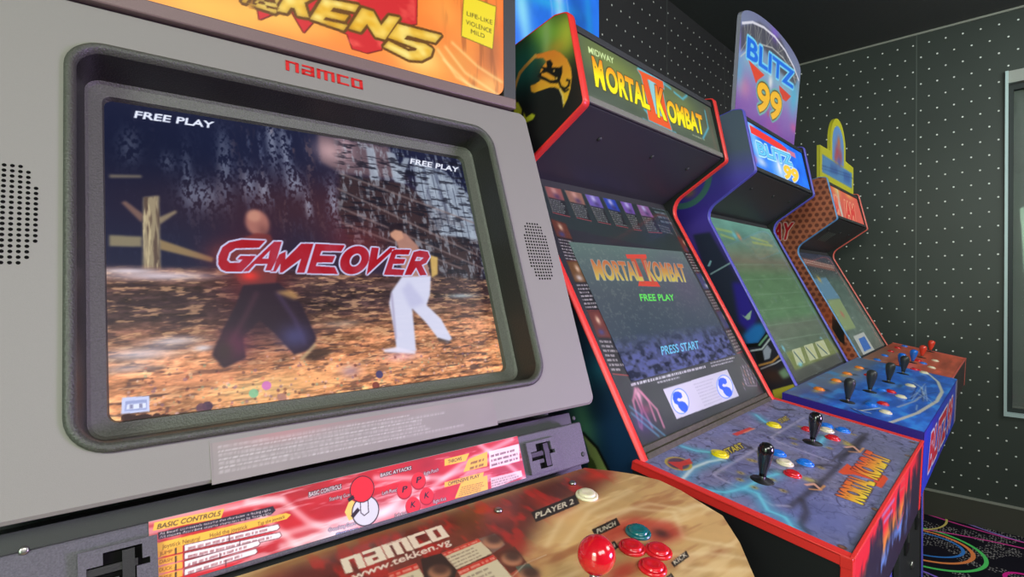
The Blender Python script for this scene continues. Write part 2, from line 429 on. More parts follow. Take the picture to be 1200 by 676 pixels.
def carpet_mat():
    m, N, L, p = newmat('neon_ring_carpet')
    def mth(op, a, b=None):
        n = N.new('ShaderNodeMath'); n.operation = op
        for i, x in enumerate((a, b)):
            if x is None: continue
            if isinstance(x, (int, float)): n.inputs[i].default_value = x
            else: L.new(x, n.inputs[i])
        return n.outputs[0]
    tc = N.new('ShaderNodeTexCoord'); sp = N.new('ShaderNodeSeparateXYZ'); L.new(tc.outputs['Object'], sp.inputs[0])
    T = 1.9
    def wrap(x, c): 
        q = mth('DIVIDE', mth('SUBTRACT', x, c), T); return mth('MULTIPLY', mth('SUBTRACT', q, mth('ROUND', q)), T)
    cur = None
    base = N.new('ShaderNodeRGB'); base.outputs[0].default_value = rgba((26, 24, 34)); cur = base.outputs[0]
    def over(cur, fac, col):
        mx = N.new('ShaderNodeMix'); mx.data_type = 'RGBA'; L.new(cur, mx.inputs[6]); mx.inputs[7].default_value = rgba(col); L.new(fac, mx.inputs[0]); return mx.outputs[2]
    # pale flecks in drifts
    n1 = N.new('ShaderNodeTexNoise'); n1.inputs['Scale'].default_value = 5; n1.inputs['Detail'].default_value = 1; L.new(tc.outputs['Object'], n1.inputs['Vector'])
    vo = N.new('ShaderNodeTexVoronoi'); vo.inputs['Scale'].default_value = 95; vo.inputs['Randomness'].default_value = .55; L.new(tc.outputs['Object'], vo.inputs['Vector'])
    fl = mth('MULTIPLY', mth('LESS_THAN', vo.outputs['Distance'], .36), mth('GREATER_THAN', n1.outputs['Fac'], .50))
    cur = over(cur, mth('MULTIPLY', fl, .75), (176, 170, 168))
    def ring(cur, cx, cy, rx, ry, w, col, ang=0):
        x, y = wrap(sp.outputs[0], cx), wrap(sp.outputs[1], cy); ca, sa = math.cos(ang), math.sin(ang)
        a = mth('DIVIDE', mth('ADD', mth('MULTIPLY', x, ca), mth('MULTIPLY', y, sa)), rx)
        b = mth('DIVIDE', mth('SUBTRACT', mth('MULTIPLY', y, ca), mth('MULTIPLY', x, sa)), ry)
        d = mth('SUBTRACT', mth('SQRT', mth('ADD', mth('MULTIPLY', a, a), mth('MULTIPLY', b, b))), 1)
        return over(cur, mth('LESS_THAN', mth('ABSOLUTE', d), w/min(rx, ry)), col)
    for q in RINGS: cur = ring(cur, *q)
    L.new(cur, p.inputs['Base Color']); p.inputs['Roughness'].default_value = .95; p.inputs['Specular IOR Level'].default_value = .1
    return m
def fl(u, v): return onp(u, v, (0, 0, 0), np.array([0, 0, 1.]))
_a, _b = fl(1115, 640), fl(1140, 640)
RINGS = []
def px_ring(c, east, w, col, ry=1.0):
    C, E = fl(*c), fl(*east); r = np.hypot(*(C-E)[:2]); RINGS.append((float(C[0]), float(C[1]), float(r), float(r*ry), w, col))
def px_oval(c, rx, ry, w, col):
    C = fl(*c); E_, D, U_ = fl(c[0]+rx, c[1]+rx*.12), fl(c[0], c[1]+ry), fl(c[0], c[1]-ry)
    v = (E_-C)[:2]; RINGS.append((float(C[0]), float(C[1]), float(np.hypot(*v)), float(np.hypot(*(U_-D)[:2])/2), w, col, math.atan2(v[1], v[0])))
px_oval((1078, 636), 48, 12.5, .006, (60, 130, 214))
px_oval((1078, 637), 58, 17, .008, (240, 140, 80))
px_oval((1080, 639), 69, 22, .008, (90, 214, 110))
px_ring((1240, 600), (1160, 622), .006, (150, 130, 214), 1.1)
px_ring((1230, 580), (1142, 618), .006, (226, 70, 160), 1.3)
px_ring((1205, 682), (1178, 676), .008, (226, 40, 150), 1.0)
px_ring((1060, 600), (1122, 612), .005, (216, 196, 110), .8)
px_ring((1040, 690), (1100, 678), .006, (140, 110, 220), 1.1)
M_carpet = carpet_mat()

def struct(name, mb, bevel=0):
    o = mb.build(name, None, bevel); o['kind'] = 'structure'; return o
WY0, WY1, WZ0, WZ1 = -1.05, .05, .598, 2.352          # the window opening in the end wall
struct('floor', MB().box((XL-.1, YF-.1, -.1), (XW+.1, YB+.1, 0), M_carpet))
struct('ceiling', MB().box((XL-.1, YF-.1, ZC), (XW+.1, YB+.1, ZC+.1), M_ceil))
struct('wall_back', MB().box((XL-.1, YB, 0), (XW+.1, YB+.1, ZC), M_wall_n))
wr = MB()
wr.box((XW, YF, 0), (XW+.12, WY0, ZC), M_wall_e); wr.box((XW, WY1, 0), (XW+.12, YB, ZC), M_wall_e)
wr.box((XW, WY0, 0), (XW+.12, WY1, WZ0), M_wall_e); wr.box((XW, WY0, WZ1), (XW+.12, WY1, ZC), M_wall_e)
struct('wall_right', wr)
struct('wall_left', MB().box((XL-.1, YF, 0), (XL, YB, ZC), plain('left_wall_lining', (176, 190, 172), .5, .3)))
struct('wall_front', MB().box((XL-.1, YF-.1, 0), (XW+.1, YF, ZC), plain('front_wall_lining', (186, 180, 186), .5, .3)))
def base_board(name, lo, hi, lo2, hi2):
    struct(name, MB().box(lo, hi, M_bb).box(lo2, hi2, M_bbtop))
base_board('baseboard_right', (XW-.012, YF, 0), (XW, YB, .134), (XW-.014, YF, .134), (XW, YB, .144))
base_board('baseboard_back', (XL, YB-.012, 0), (XW-.014, YB, .134), (XL, YB-.014, .134), (XW-.014, YB, .144))
base_board('baseboard_left', (XL, YF, 0), (XL+.012, YB-.014, .134), (XL, YF, .134), (XL+.014, YB-.014, .144))
struct('trim_right', MB().box((XW-.006, YF, ZC-.010), (XW, YB-.006, ZC), M_bbtop))
# window in the end wall
wf = MB()
a, b = XW-.014, XW+.09
wf.box((a, WY1-.012, WZ0), (b, WY1, WZ1), M_alu).box((a, WY0, WZ0), (b, WY0+.012, WZ1), M_alu)
wf.box((a, WY0+.012, WZ0), (b, WY1-.012, WZ0+.016), M_alu).box((XW-.004, WY0+.012, WZ1-.06), (b, WY1-.012, WZ1), M_header)
win = struct('window_1', wf)
fr = MB(); y0, y1, z0, z1 = WY0+.012, WY1-.012, WZ0+.016, WZ1-.06
for lo, hi in (((y1-.02, z0), (y1, z1)), ((y0, z0), (y0+.02, z1)), ((y0+.02, z0), (y1-.02, z0+.02)), ((y0+.02, z1-.03), (y1-.02, z1)), (((y0+y1)/2-.02, z0+.02), ((y0+y1)/2+.02, z1-.03))):
    fr.box((XW+.03, lo[0], lo[1]), (XW+.06, hi[0], hi[1]), M_gasket)
fr = fr.build('sash', None); fr.parent = win
gl = MB().box((XW+.042, y0+.02, z0+.02), (XW+.047, y1-.02, z1-.03), M_glass).build('pane', None); gl.parent = win
bl = MB(); nb = 60
zz = np.linspace(z0, z1-.03, nb)
bl.box((XW+.066, y0+.005, z0+.025), (XW+.069, y1-.005, z1), M_blind).box((XW+.062, y0+.005, z0+.003), (XW+.074, y1-.005, z0+.028), M_header)
bl = bl.build('roller_blind', None); prop(bl, 'grey roller blind pulled down behind the glass of the end wall window', 'blind')

# blue poster on the back wall
pc = Canvas((1.08, YB-.010, 1.66), (1, 0, 0), (0, 0, 1), .725, .92, 200, (40, 110, 220))
pc.a = pc.a*(.75+.6*noise(pc.ny, pc.nx, 60, 40, 4, 3))[..., None]
for (p, rx, ry, c, aa) in (((612, 12), .05, .25, (150, 230, 255), .9), ((655, 5), .04, .16, (190, 225, 255), .9), ((690, 20), .03, .3, (40, 150, 230), .7), ((605, 45), .05, .08, (60, 120, 250), .7), ((640, 2), .2, .03, (50, 200, 230), .5)):
    pc.spot(p, rx, ry, c, aa, .15)
for k in range(3): pc.ring((600, -5), .22+.05*k, .012, (150, 190, 255), .35)
pb = MB(); pc.grid(pb, M_dim); pb.box((1.078, YB-.0095, 1.658), (1.807, YB-.001, 2.582), M_darkgrey)
po = pb.build('poster', None); prop(po, 'blue glowing poster on the dark studded back wall, above the second cabinet from the left', 'poster')
# ------------------------------------------------------------------ the big grey fighting-game cabinet
PH = math.radians(-8.128)
XT = np.array([math.cos(PH), math.sin(PH), 0]); YT = np.array([-math.sin(PH), math.cos(PH), 0]); ZZ = np.array([0, 0, 1.])
TI = math.radians(19); TU = YT*math.sin(TI)+ZZ*math.cos(TI); TD = YT*math.cos(TI)-ZZ*math.sin(TI)   # up the slope / into the cabinet
TC = (ray(350, 300)*.62) @ TD
def B(X, V, d=0.0): return EYE+X*XT+V*TU+(TC+d)*TD
def Wt(X, Y, Z): return X*XT+Y*YT+np.array([0, 0, Z])
XM = .2487
base = Wt(XM, .86, 0)
tk = thing('arcade_cabinet', 'large grey fighting game cabinet nearest the camera, its wide screen reading GAME OVER', 'arcade cabinet', base, PH)
bx0, bx1 = -.085, .583
top = B(0, .527)-EYE; ytop = top @ YT; ztop = top[2]+H
# body profile (Y, Z)
def yz(V, d): q = B(0, V, d)-EYE; return (q @ YT, q[2]+H)
prof = [(.62, .06), (.62, .985), yz(-.10, .035), yz(.002, .035), yz(.006, .085), yz(.50, .085), (ytop+.02, ztop+.001), (ytop+.02, 1.95), (1.17, 1.95), (1.17, .06)]
mb = MB(); mb.prism([Wt(bx0, *q) for q in prof], XT*(bx1-bx0), M_darkgrey)
mb.prism([Wt(bx0+.03, *q) for q in ((.66, 0), (.66, .06), (1.14, .06), (1.14, 0))], XT*(bx1-bx0-.06), M_black)
mb.build('body', tk)
# bezel plate with rounded opening
def rloop(x0, x1, v0, v1, r, d): return [B(p[0], p[1], d) for p in fillet([(x0, v0), (x1, v0), (x1, v1), (x0, v1)], r, 8)]
ox0, ox1, ov0, ov1 = -.0207, .518, .052, .475
ins = lambda i, d, r: rloop(ox0+i, ox1-i, ov0+i, ov1-i, r, d)
mb = MB(); E_ = lambda i, d: rloop(-.114+i, .611-i, .008+i, .527-i, .014, d)
mb.loft([E_(0, .033), E_(0, .003)], M_bezel, smooth=False); mb.loft([E_(0, .003), E_(.003, 0)], M_bezel, smooth=True)
mb.loft([E_(.003, 0), ins(-.001, 0, .034)], M_bezel, smooth=False); mb.loft([ins(-.001, 0, .034), ins(-.001, .033, .034)], M_bezel, smooth=False)
mb.loft([ins(-.001, .033, .034), E_(0, .033)], M_bezel, smooth=False)
mb.build('bezel_panel', tk, label='light grey textured panel around the screen')
mb = MB()
mb.loft([ins(0, .004, .033), ins(-.002, -.003, .035), ins(.002, -.006, .031), ins(.006, -.004, .027), ins(.008, .002, .025)], M_surround)
mb.loft([ins(.008, .002, .025), ins(.014, .040, .016)], M_tunnel); mb.loft([ins(.014, .040, .016), ins(.017, .043, .014)], M_iframe)
mb.loft([ins(.017, .043, .014), ins(.029, .046, .010)], M_iframe, smooth=False); mb.loft([ins(.029, .046, .010), ins(.033, .058, .008)], M_surround, smooth=False)
mb.build('monitor_surround', tk)

# --- the picture on the screen
sx0, sx1, sv0, sv1 = ox0+.030, ox1-.030, ov0+.026, ov1-.028
S = Canvas(B(sx0, sv0, .052), XT, TU, sx1-sx0, sv1-sv0, 520, (20, 24, 44))
ny, nx = S.ny, S.nx
uu = S.X/(nx-1); vv = S.Y/(ny-1)
def N_(sy, sx, sd, o=4): return noise(ny, nx, sy, sx, o, sd)
S.a[:] = np.array((26, 30, 56))/255.
S.spot((330, 240), .2, .06, (58, 34, 44), .8); S.spot((450, 260), .12, .07, (78, 40, 46), .8); S.spot((520, 300), .1, .06, (72, 62, 62), .7)
S.spot((200, 170), .12, .05, (22, 30, 62), .8)
# woodland: pale bark and frost showing through the dark
reg = S.raster([S.mm([(300, 140), (395, 165), (420, 260), (420, 320), (128, 310), (128, 120)])]); reg = blur(reg, 12)
n1 = N_(40, 7, 11, 4); n2 = N_(5, 3, 12, 2)
up = np.clip(.16+.95*np.exp(-(((S.X-S.m((326, 172))[0])/(.045*S.k))**2+((S.Y-S.m((326, 172))[1])/(.045*S.k))**2))+.3*np.exp(-(((S.X-S.m((340, 240))[0])/(.08*S.k))**2+((S.Y-S.m((340, 240))[1])/(.03*S.k))**2)), 0, 1)
S.put(np.clip((n1-.53)*5, 0, 1)*np.clip((n2-.42)*4, 0, 1)*reg*up*(.5+.9*N_(3, 2, 14, 2)), (104, 112, 140), .62)
S.put(np.clip((N_(60, 10, 13, 3)-.56)*6, 0, 1)*reg*up*np.clip((n2-.4)*4, 0, 1), (140, 106, 98), .5)
for (x, y, h, w) in ((263, 195, .042, .008), (219, 203, .035, .005), (291, 215, .022, .009), (309, 222, .022, .008), (318, 168, .04, .007), (333, 176, .04, .006), (390, 238, .03, .007), (361, 243, .02, .005), (152, 172, .02, .010), (196, 190, .012, .008), (235, 228, .02, .02), (345, 215, .02, .012)):
    M = np.exp(-(((S.X-S.m((x, y))[0])/(w*S.k))**2+((S.Y-S.m((x, y))[1])/(h*S.k))**2))*np.clip((n2-.36)*5, 0, 1); S.put(M, (164, 172, 194), .6)
S.spot((175, 175), .12, .07, (16, 20, 42), .6)
# hall on the right, long roof and pale stone piers
S.poly([(398, 205), (470, 215), (560, 270), (566, 330), (520, 330), (410, 285), (396, 250)], (54, 40, 44), .9, 2)
S.poly([(372, 158), (455, 172), (462, 196), (480, 212), (400, 204), (375, 190)], (120, 96, 100), .75, 3)
S.spot((386, 178), .026, .022, (226, 184, 186), .6); S.spot((405, 172), .012, .03, (170, 140, 150), .8)
for q in ([(428, 172), (438, 175), (444, 212), (434, 212)], [(452, 178), (462, 180), (476, 216), (462, 214)], [(474, 185), (480, 186), (470, 215), (458, 210)], [(484, 190), (494, 194), (500, 240), (488, 228)], [(497, 195), (506, 197), (520, 250), (508, 246)], [(512, 205), (530, 212), (545, 262), (528, 258)], [(535, 225), (549, 232), (557, 280), (545, 276)], [(520, 262), (556, 270), (559, 280), (515, 275)]):
    S.poly(q, (150, 160, 176), .85, 1)
S.poly([(484, 196), (494, 192), (520, 200), (552, 232), (558, 282), (515, 276), (498, 245)], (140, 152, 170), .6, 1)
for k in range(7): S.line([(490+k*8, 196+k*5), (503+k*8, 262+k*4)], .0018, (60, 66, 84), .6)
hall = blur(S.raster([S.mm([(395, 160), (552, 190), (575, 330), (500, 330), (395, 280)])]), 6)
S.put(np.clip((N_(14, 5, 21, 3)-.5)*5, 0, 1)*hall, (172, 184, 198), .5); S.put(np.clip((N_(4, 18, 22, 3)-.52)*6, 0, 1)*hall, (22, 22, 34), .75)
for (p, q) in (((395, 222), (560, 300)), ((400, 245), (566, 315)), ((398, 204), (556, 262)), ((400, 262), (540, 315))): S.line([p, q], .0025, (130, 112, 112), .8, 1)
# timber post and rails
S.poly([(128, 205), (166, 206), (166, 209), (128, 209)], (120, 110, 96), .8, 1)
S.poly([(128, 276), (166, 278), (166, 290), (128, 289)], (132, 122, 98), .95, 1); S.poly([(186, 281), (250, 303), (248, 308), (187, 293)], (140, 118, 84), .95, 1)
S.poly([(166, 262), (142, 238), (147, 236), (168, 252)], (120, 92, 84), .9, 1); S.poly([(185, 256), (206, 247), (207, 250), (187, 264)], (140, 124, 100), .9, 1)
S.poly([(168, 232), (186, 230), (188, 324), (167, 324)], (150, 136, 110), .97, 1)
post = S.raster([S.mm([(168, 232), (186, 230), (188, 324), (167, 324)])]); S.put(np.clip((N_(40, 4, 31, 3)-.46)*5, 0, 1)*post, (74, 58, 54), .8); S.put(np.clip((.40-N_(30, 3, 33, 3))*6, 0, 1)*post, (206, 190, 150), .7)
# ground
gy = blur(S.raster([S.mm([(100, 314), (300, 318), (420, 322), (610, 330), (620, 460), (100, 520)])]), 3)
G = np.zeros((ny, nx, 3)); t = np.clip((S.Y/(ny*.46)), 0, 1)[..., None]
dark = np.array((48, 36, 42))/255.; tan = np.array((222, 146, 98))/255.; mid = np.array((136, 92, 72))/255.
st = N_(6, 60, 41, 4)[..., None]; st2 = N_(3, 9, 42, 3)[..., None]
G = tan*(1-t)+mid*t
band = np.clip(1.15*np.exp(-((t-.70-.12*uu[..., None])/.20)**2), 0, 1); G = G*(1-band*.85)+dark*band*.85
G = G*(.45+1.05*st)*(.55+.9*st2)
S.put(gy, np.clip(G, 0, 1))
g2 = gy*np.clip((N_(3, 14, 43, 3)-.56)*7, 0, 1); S.put(g2, (244, 190, 140), .5)
g3 = gy*np.clip((N_(4, 22, 44, 3)-.55)*8, 0, 1); S.put(g3, (46, 32, 40), .6)
S.spot((190, 324), .06, .006, (206, 194, 206), .85); S.spot((150, 318), .03, .004, (226, 214, 224), .8)
S.spot((540, 347), .03, .004, (170, 190, 200), .7); S.spot((480, 335), .06, .005, (150, 110, 96), .6)
for (p, rx, ry, c, aa) in (((165, 415), .04, .009, (206, 208, 226), .65), ((205, 400), .03, .006, (220, 214, 224), .7), ((238, 408), .012, .004, (240, 236, 244), .8), ((150, 432), .03, .006, (190, 190, 206), .5),
                           ((310, 455), .06, .018, (255, 214, 140), .65), ((370, 445), .05, .016, (250, 180, 120), .6), ((400, 380), .03, .006, (186, 166, 150), .5), ((470, 430), .06, .01, (240, 170, 120), .5), ((225, 445), .06, .012, (230, 150, 110), .5),
                           ((470, 418), .03, .008, (226, 170, 190), .6), ((410, 435), .016, .010, (150, 130, 160), .6), ((500, 365), .03, .004, (150, 130, 126), .5)): S.spot(p, rx, ry, c, aa)
g = np.random.default_rng(5)
for k in range(420):
    x = 150+g.random()*440; y = 432+g.random()**.7*64-(x-130)*.10
    c = [(90, 40, 40), (250, 214, 170), (120, 90, 130), (206, 110, 90), (60, 40, 50), (236, 190, 190), (130, 170, 140)][g.integers(7)]
    S.disc((x, y), .0008+g.random()*.0012, c, .45)
for (x, y, c) in ((312, 452, (206, 110, 196)), (297, 461, (120, 190, 150)), (444, 439, (60, 60, 110)), (243, 476, (60, 40, 70)), (236, 478, (90, 60, 80)), (330, 466, (170, 120, 110)), (440, 452, (110, 50, 50))): S.disc((x, y), .005, c, .85)
for k in range(14): S.disc((146+k*4+g.random()*3, 492-g.random()*4), .0035, (46, 18, 18), .9)
# two plain fighters, motion blurred in the picture itself
S.spot((300, 330), .045, .075, (86, 22, 34), .75); S.spot((270, 300), .03, .02, (150, 60, 54), .6); S.spot((420, 290), .05, .04, (120, 40, 46), .5)
S.disc((301, 262), .0135, (164, 106, 96), .95, 2, .0175); S.disc((297, 254), .008, (200, 146, 124), .6, 2); S.spot((308, 272), .008, .012, (110, 66, 66), .7)
S.poly([(284, 280), (300, 274), (316, 276), (326, 300), (322, 338), (284, 338), (268, 312)], (112, 48, 50), .92, 1); S.spot((296, 290), .012, .012, (150, 70, 62), .7); S.spot((316, 300), .008, .02, (66, 30, 40), .8)
S.spot((292, 324), .012, .008, (226, 52, 46), .9)
S.spot((305, 380), .05, .035, (44, 28, 42), .75)
S.poly([(284, 335), (326, 332), (352, 356), (370, 396), (366, 410), (344, 416), (322, 392), (304, 376), (284, 396), (288, 420), (262, 432), (248, 416), (262, 384), (276, 358)], (38, 25, 40), .95, 1); S.line([(300, 345), (285, 375), (268, 405)], .005, (70, 42, 56), .7, 2); S.line([(325, 345), (345, 375), (356, 402)], .005, (66, 50, 80), .7, 2)
S.spot((345, 395), .022, .018, (72, 72, 120), .75); S.spot((276, 405), .02, .02, (110, 44, 76), .6); S.spot((262, 412), .012, .016, (54, 40, 44), .9)
S.poly([(352, 420), (368, 408), (388, 410), (384, 418), (362, 424)], (66, 48, 42), .9, 2); S.line([(353, 421), (368, 405)], .004, (190, 160, 120), .8, 1)
S.poly([(322, 343), (345, 352), (350, 348), (340, 340)], (196, 150, 90), .7, 2)
S.poly([(462, 276), (474, 274), (488, 288), (500, 310), (504, 326), (470, 326), (468, 300)], (168, 122, 108), .95, 1)
S.poly([(455, 268), (462, 263), (470, 268), (472, 280), (464, 284), (457, 278)], (196, 144, 120), .95, 1); S.poly([(454, 268), (458, 262), (470, 263), (472, 272), (462, 270), (456, 274)], (30, 22, 32), .95, 1)
S.poly([(503, 300), (512, 302), (512, 322), (505, 326)], (206, 170, 96), .9, 1)
S.poly([(470, 325), (504, 324), (503, 346), (499, 358), (516, 374), (529, 397), (524, 402), (512, 396), (498, 378), (482, 362), (484, 380), (487, 412), (464, 412), (462, 392), (455, 356), (458, 342)], (206, 208, 232), .97, 1)
S.poly([(480, 362), (470, 340), (478, 330), (498, 356)], (168, 168, 206), .5, 3); S.line([(458, 345), (463, 396)], .003, (150, 140, 170), .7, 1)
S.poly([(448, 410), (464, 407), (486, 412), (486, 415), (450, 413)], (222, 216, 236), .95, 1); S.poly([(512, 396), (527, 400), (528, 402), (513, 401)], (70, 54, 50), .9, 1)
# lettering on the picture
zc = lambda pts: [(240+x/4.225, 260+y/4.225) for x, y in pts]
GO = [[(298, 97), (180, 92), (120, 105), (85, 130), (65, 175), (65, 215), (80, 240), (105, 250), (180, 250), (225, 205), (250, 172), (175, 172), (158, 190), (185, 190), (170, 206), (122, 206), (108, 192), (120, 155), (150, 135), (265, 132)],
      [(185, 250), (340, 102), (378, 102), (336, 245), (296, 245), (308, 212), (246, 212), (214, 248)], [(320, 145), (280, 186), (312, 186)],
      [(322, 250), (366, 165), (398, 150), (396, 190), (475, 112), (535, 112), (490, 255), (452, 255), (474, 186), (380, 255), (368, 255), (372, 210), (348, 250)],
      [(545, 112), (690, 120), (672, 150), (575, 148), (566, 170), (642, 172), (628, 205), (552, 205), (546, 222), (640, 228), (655, 262), (502, 258)],
      [(822, 130), (858, 132), (848, 190), (915, 130), (942, 132), (797, 266), (808, 200)],
      [(925, 140), (1015, 140), (1005, 165), (943, 165), (936, 185), (990, 187), (980, 210), (928, 212), (922, 236), (985, 240), (975, 268), (882, 265)],
      [(985, 266), (1030, 152), (1062, 144), (1100, 150), (1110, 175), (1092, 206), (1070, 216), (1095, 266), (1062, 268), (1042, 228), (1018, 266)], [(1046, 176), (1080, 180), (1062, 196), (1036, 196)]]
ell = lambda cx, cy, rx, ry: [(cx+rx*math.cos(a)+ry*.25*math.sin(a)*-1, cy+ry*math.sin(a)) for a in np.linspace(0, 2*math.pi, 32, endpoint=False)]
GO += [ell(738, 193, 70, 70), ell(742, 193, 28, 32)]
M = S.raster([S.mm(zc(p)) for p in GO])
S.put(S.grow(M, 2.6), (190, 190, 226)); S.put(M*(.8+.35*N_(30, 20, 51)), (158, 22, 38)); 
S.text('FREE PLAY', (157, 138), (250, 151), (159, 130), (226, 232, 255), .025)
S.text('FREE PLAY', (480, 192), (537, 202), (481, 186), (226, 230, 244), .025)
S.poly([(143, 466), (175, 464), (175, 482), (142, 485)], (196, 204, 240)); S.poly([(147, 470), (172, 468), (172, 480), (146, 482)], (150, 160, 206)); S.poly([(149, 474), (171, 472), (171, 478), (148, 480)], (220, 226, 250))
S.poly([(152, 474), (156, 474), (156, 479), (152, 479)], (110, 110, 150), .8); S.poly([(163, 473), (167, 473), (167, 478), (163, 478)], (110, 110, 150), .8)
S.put(np.ones((ny, nx)), np.clip(S.a*1.02+.012, 0, 1), .8)  # slight lift paints a haze over the whole picture
mb = MB(); S.grid(mb, M_crt, bulge=.003); mb.build('screen', tk, label='lit screen reading GAME OVER over a woodland fight')

# --- marquee
YM = ytop-.006
Om = Wt(0, YM, 0)
mp = lambda u, v: onp(u, v, Om, -YT)
xr = mp(590, 60) @ XT; zb = .5*(mp(300, 33)[2]+mp(582, 113)[2]); xl = XM-(xr-XM)
C = Canvas(Wt(xl, YM, zb), XT, ZZ, xr-xl, 1.93-zb, 460, (250, 130, 50))
ny, nx = C.ny, C.nx
n = noise(ny, nx, 60, 60, 4, 61); n2 = noise(ny, nx, 18, 40, 4, 62)
C.a = np.array((240, 100, 36))/255.*(1-n[..., None])+np.array((255, 160, 66))/255.*n[..., None]
C.spot((330, 20), .10, .03, (255, 216, 100), .6); C.spot((490, 66), .05, .03, (255, 232, 130), .9); C.spot((240, 8), .08, .03, (255, 200, 80), .7); C.spot((430, 75), .1, .03, (252, 130, 70), .6)
C.spot((540, 75), .05, .05, (220, 150, 70), .6); C.spot((575, 60), .03, .06, (170, 96, 50), .8); C.spot((575, 100), .03, .02, (255, 200, 110), .6); C.spot((520, 15), .05, .05, (250, 176, 80), .6)
C.put(np.clip((noise(ny, nx, 60, 8, 3, 63)-.52)*5, 0, 1)*blur(C.raster([C.mm([(510, -40), (592, -40), (592, 118), (540, 105)])]), 6), (150, 80, 36), .55)
for q in ([(513, 58), (535, 90), (565, 108)], [(522, 55), (545, 85), (585, 112)], [(530, 50), (560, 78), (588, 96)], [(520, 70), (550, 100), (575, 112)]): C.line(q, .004, (255, 228, 150), .6, 1)
# crimson emblem behind the lettering
RD = (206, 40, 44)
for q in ([(270, -40), (300, 0), (304, 23), (330, 12), (340, 0)], [(335, 2), (356, 38), (372, 20), (372, 0)], [(372, -60), (490, -60), (488, 28), (470, 30), (450, 40), (447, 58), (430, 62), (413, 57), (407, 40), (375, 26)]):
    C.poly(q, RD, 1, 0, (110, 30, 20), 1.5)
C.put(C.raster([C.mm([(372, -60), (488, -60), (486, 26), (447, 56), (415, 55), (380, 26)])])*np.clip((noise(ny, nx, 14, 20, 3, 64)-.5)*4, 0, 1), (255, 120, 100), .6)
zt = lambda pts, dx=0, dy=0: [(200+(x+dx)/3, (y+dy)/3) for x, y in pts]
Nn = zt([(626, 100), (672, 28), (712, 40), (740, 90), (768, 55), (806, 62), (754, 139), (720, 130), (690, 84), (668, 112)])
Ee = [(490, 66), (535, -6), (662, 18), (648, 42), (572, 26), (562, 40), (626, 54), (612, 74), (545, 60), (536, 70), (622, 88), (608, 107)]
Kk = [(372, 38), (418, -40), (455, -32), (440, -8), (500, -40), (545, -32), (470, 10), (486, 62), (445, 55), (436, 28), (422, 26), (408, 46)]
F5 = zt([(798, 84), (952, 124), (930, 150), (832, 124), (820, 138), (895, 154), (922, 172), (914, 197), (882, 213), (838, 210), (748, 164), (766, 144), (836, 180), (862, 178), (866, 170), (764, 132)])
GL = [Nn, zt(Ee), zt(Kk), F5, zt(Kk, -108, -27), zt(Ee, -240, -60), zt([(150, -130), (300, -90), (285, -66), (235, -80), (195, -15), (158, -25), (196, -90), (138, -106)])]
M = C.raster([C.mm(q) for q in GL])
C.put(C.grow(M, 3.2), (104, 66, 16)); 
gt = (np.clip((noise(ny, nx, 10, 14, 2, 66)-.2)*1.3, 0, 1))[..., None]
C.put(M, np.clip(np.array((226, 172, 40))/255.*(1-gt)+np.array((255, 240, 150))/255.*gt, 0, 1)); C.put(np.clip(M-blur(M, 2), 0, 1), (150, 104, 20), .8)
C.poly([(544, -6), (581, 8), (577, 57), (541, 42)], (236, 214, 40), 1, 0, (120, 100, 20), 1)
for t_, a_, b_, c_ in (('LIFE-LIKE', (547, 18), (577, 29), (547, 13)), ('VIOLENCE', (546, 28), (576, 39), (546, 23)), ('MILD', (552, 39), (568, 45), (552, 34))): C.text(t_, a_, b_, c_, (70, 60, 20))
rc = [(0, 0), (nx-1, 0), (nx-1, ny-1), (0, ny-1)]
mb = MB(); C.grid(mb, M_lit, clip=fillet(rc, 14, 8)); mb.build('marquee', tk, label='backlit orange title sign with gold lettering')
mb = MB(); mxl, mxr = bx0, bx1-.001
mb.frame_box(Wt((mxl+mxr)/2, ytop+.004, (ztop+zb)/2), XT*(mxr-mxl)/2, YT*.014, ZZ*(zb-ztop)/2, M_brown)
mb.build('marquee_trim', tk, bevel=.002, label='brown strip along the foot of the title sign')
mb = MB()
mb.frame_box(Wt((xr+bx1)/2, ytop+.006, (1.95+zb)/2), XT*(bx1-xr)/2, YT*.013, ZZ*(1.95-zb)/2, M_darkgrey); mb.frame_box(Wt((xl+bx0)/2, ytop+.006, (1.95+zb)/2), XT*(xl-bx0)/2, YT*.013, ZZ*(1.95-zb)/2, M_darkgrey)
mb.frame_box(Wt((xl+xr)/2, ytop+.006, 1.94), XT*(xr-xl)/2, YT*.013, ZZ*.01, M_darkgrey); mb.frame_box(Wt((xl+xr)/2, ytop+.013, (zb+1.93)/2), XT*(xr-xl)/2, YT*.005, ZZ*(1.93-zb)/2, M_black)
mb.build('marquee_frame', tk)
# --- maker's mark on the bezel, and the faint notice under the screen
def flat(name, px, col, paint, parent=tk, d=-.0008, back=0.0, nx=220, mat=M_card, **kw):
    ps = [np.linalg.solve(np.column_stack([XT, TU, TD]), onp(u, v, B(0, 0, d), -TD)-EYE) for u, v in px]
    x0, x1 = min(p[0] for p in ps), max(p[0] for p in ps); v0, v1 = min(p[1] for p in ps), max(p[1] for p in ps)
    c = Canvas(B(x0, v0, d), XT, TU, x1-x0, v1-v0, nx, col); paint(c); mb = MB(); c.grid(mb, mat)
    # shallow edge so the plate has thickness
    mb.frame_box((B(x0, v0, (d+back)/2+.0001)+B(x1, v1, (d+back)/2+.0001))/2, XT*(x1-x0)/2, TU*(v1-v0)/2, TD*((back-d)/2-.0001), M_bezel)
    return mb.build(name, parent, **kw), c
mk = MB(); cc = Canvas(B(0, 0, -.0006), XT, TU, .001, .001, 2)
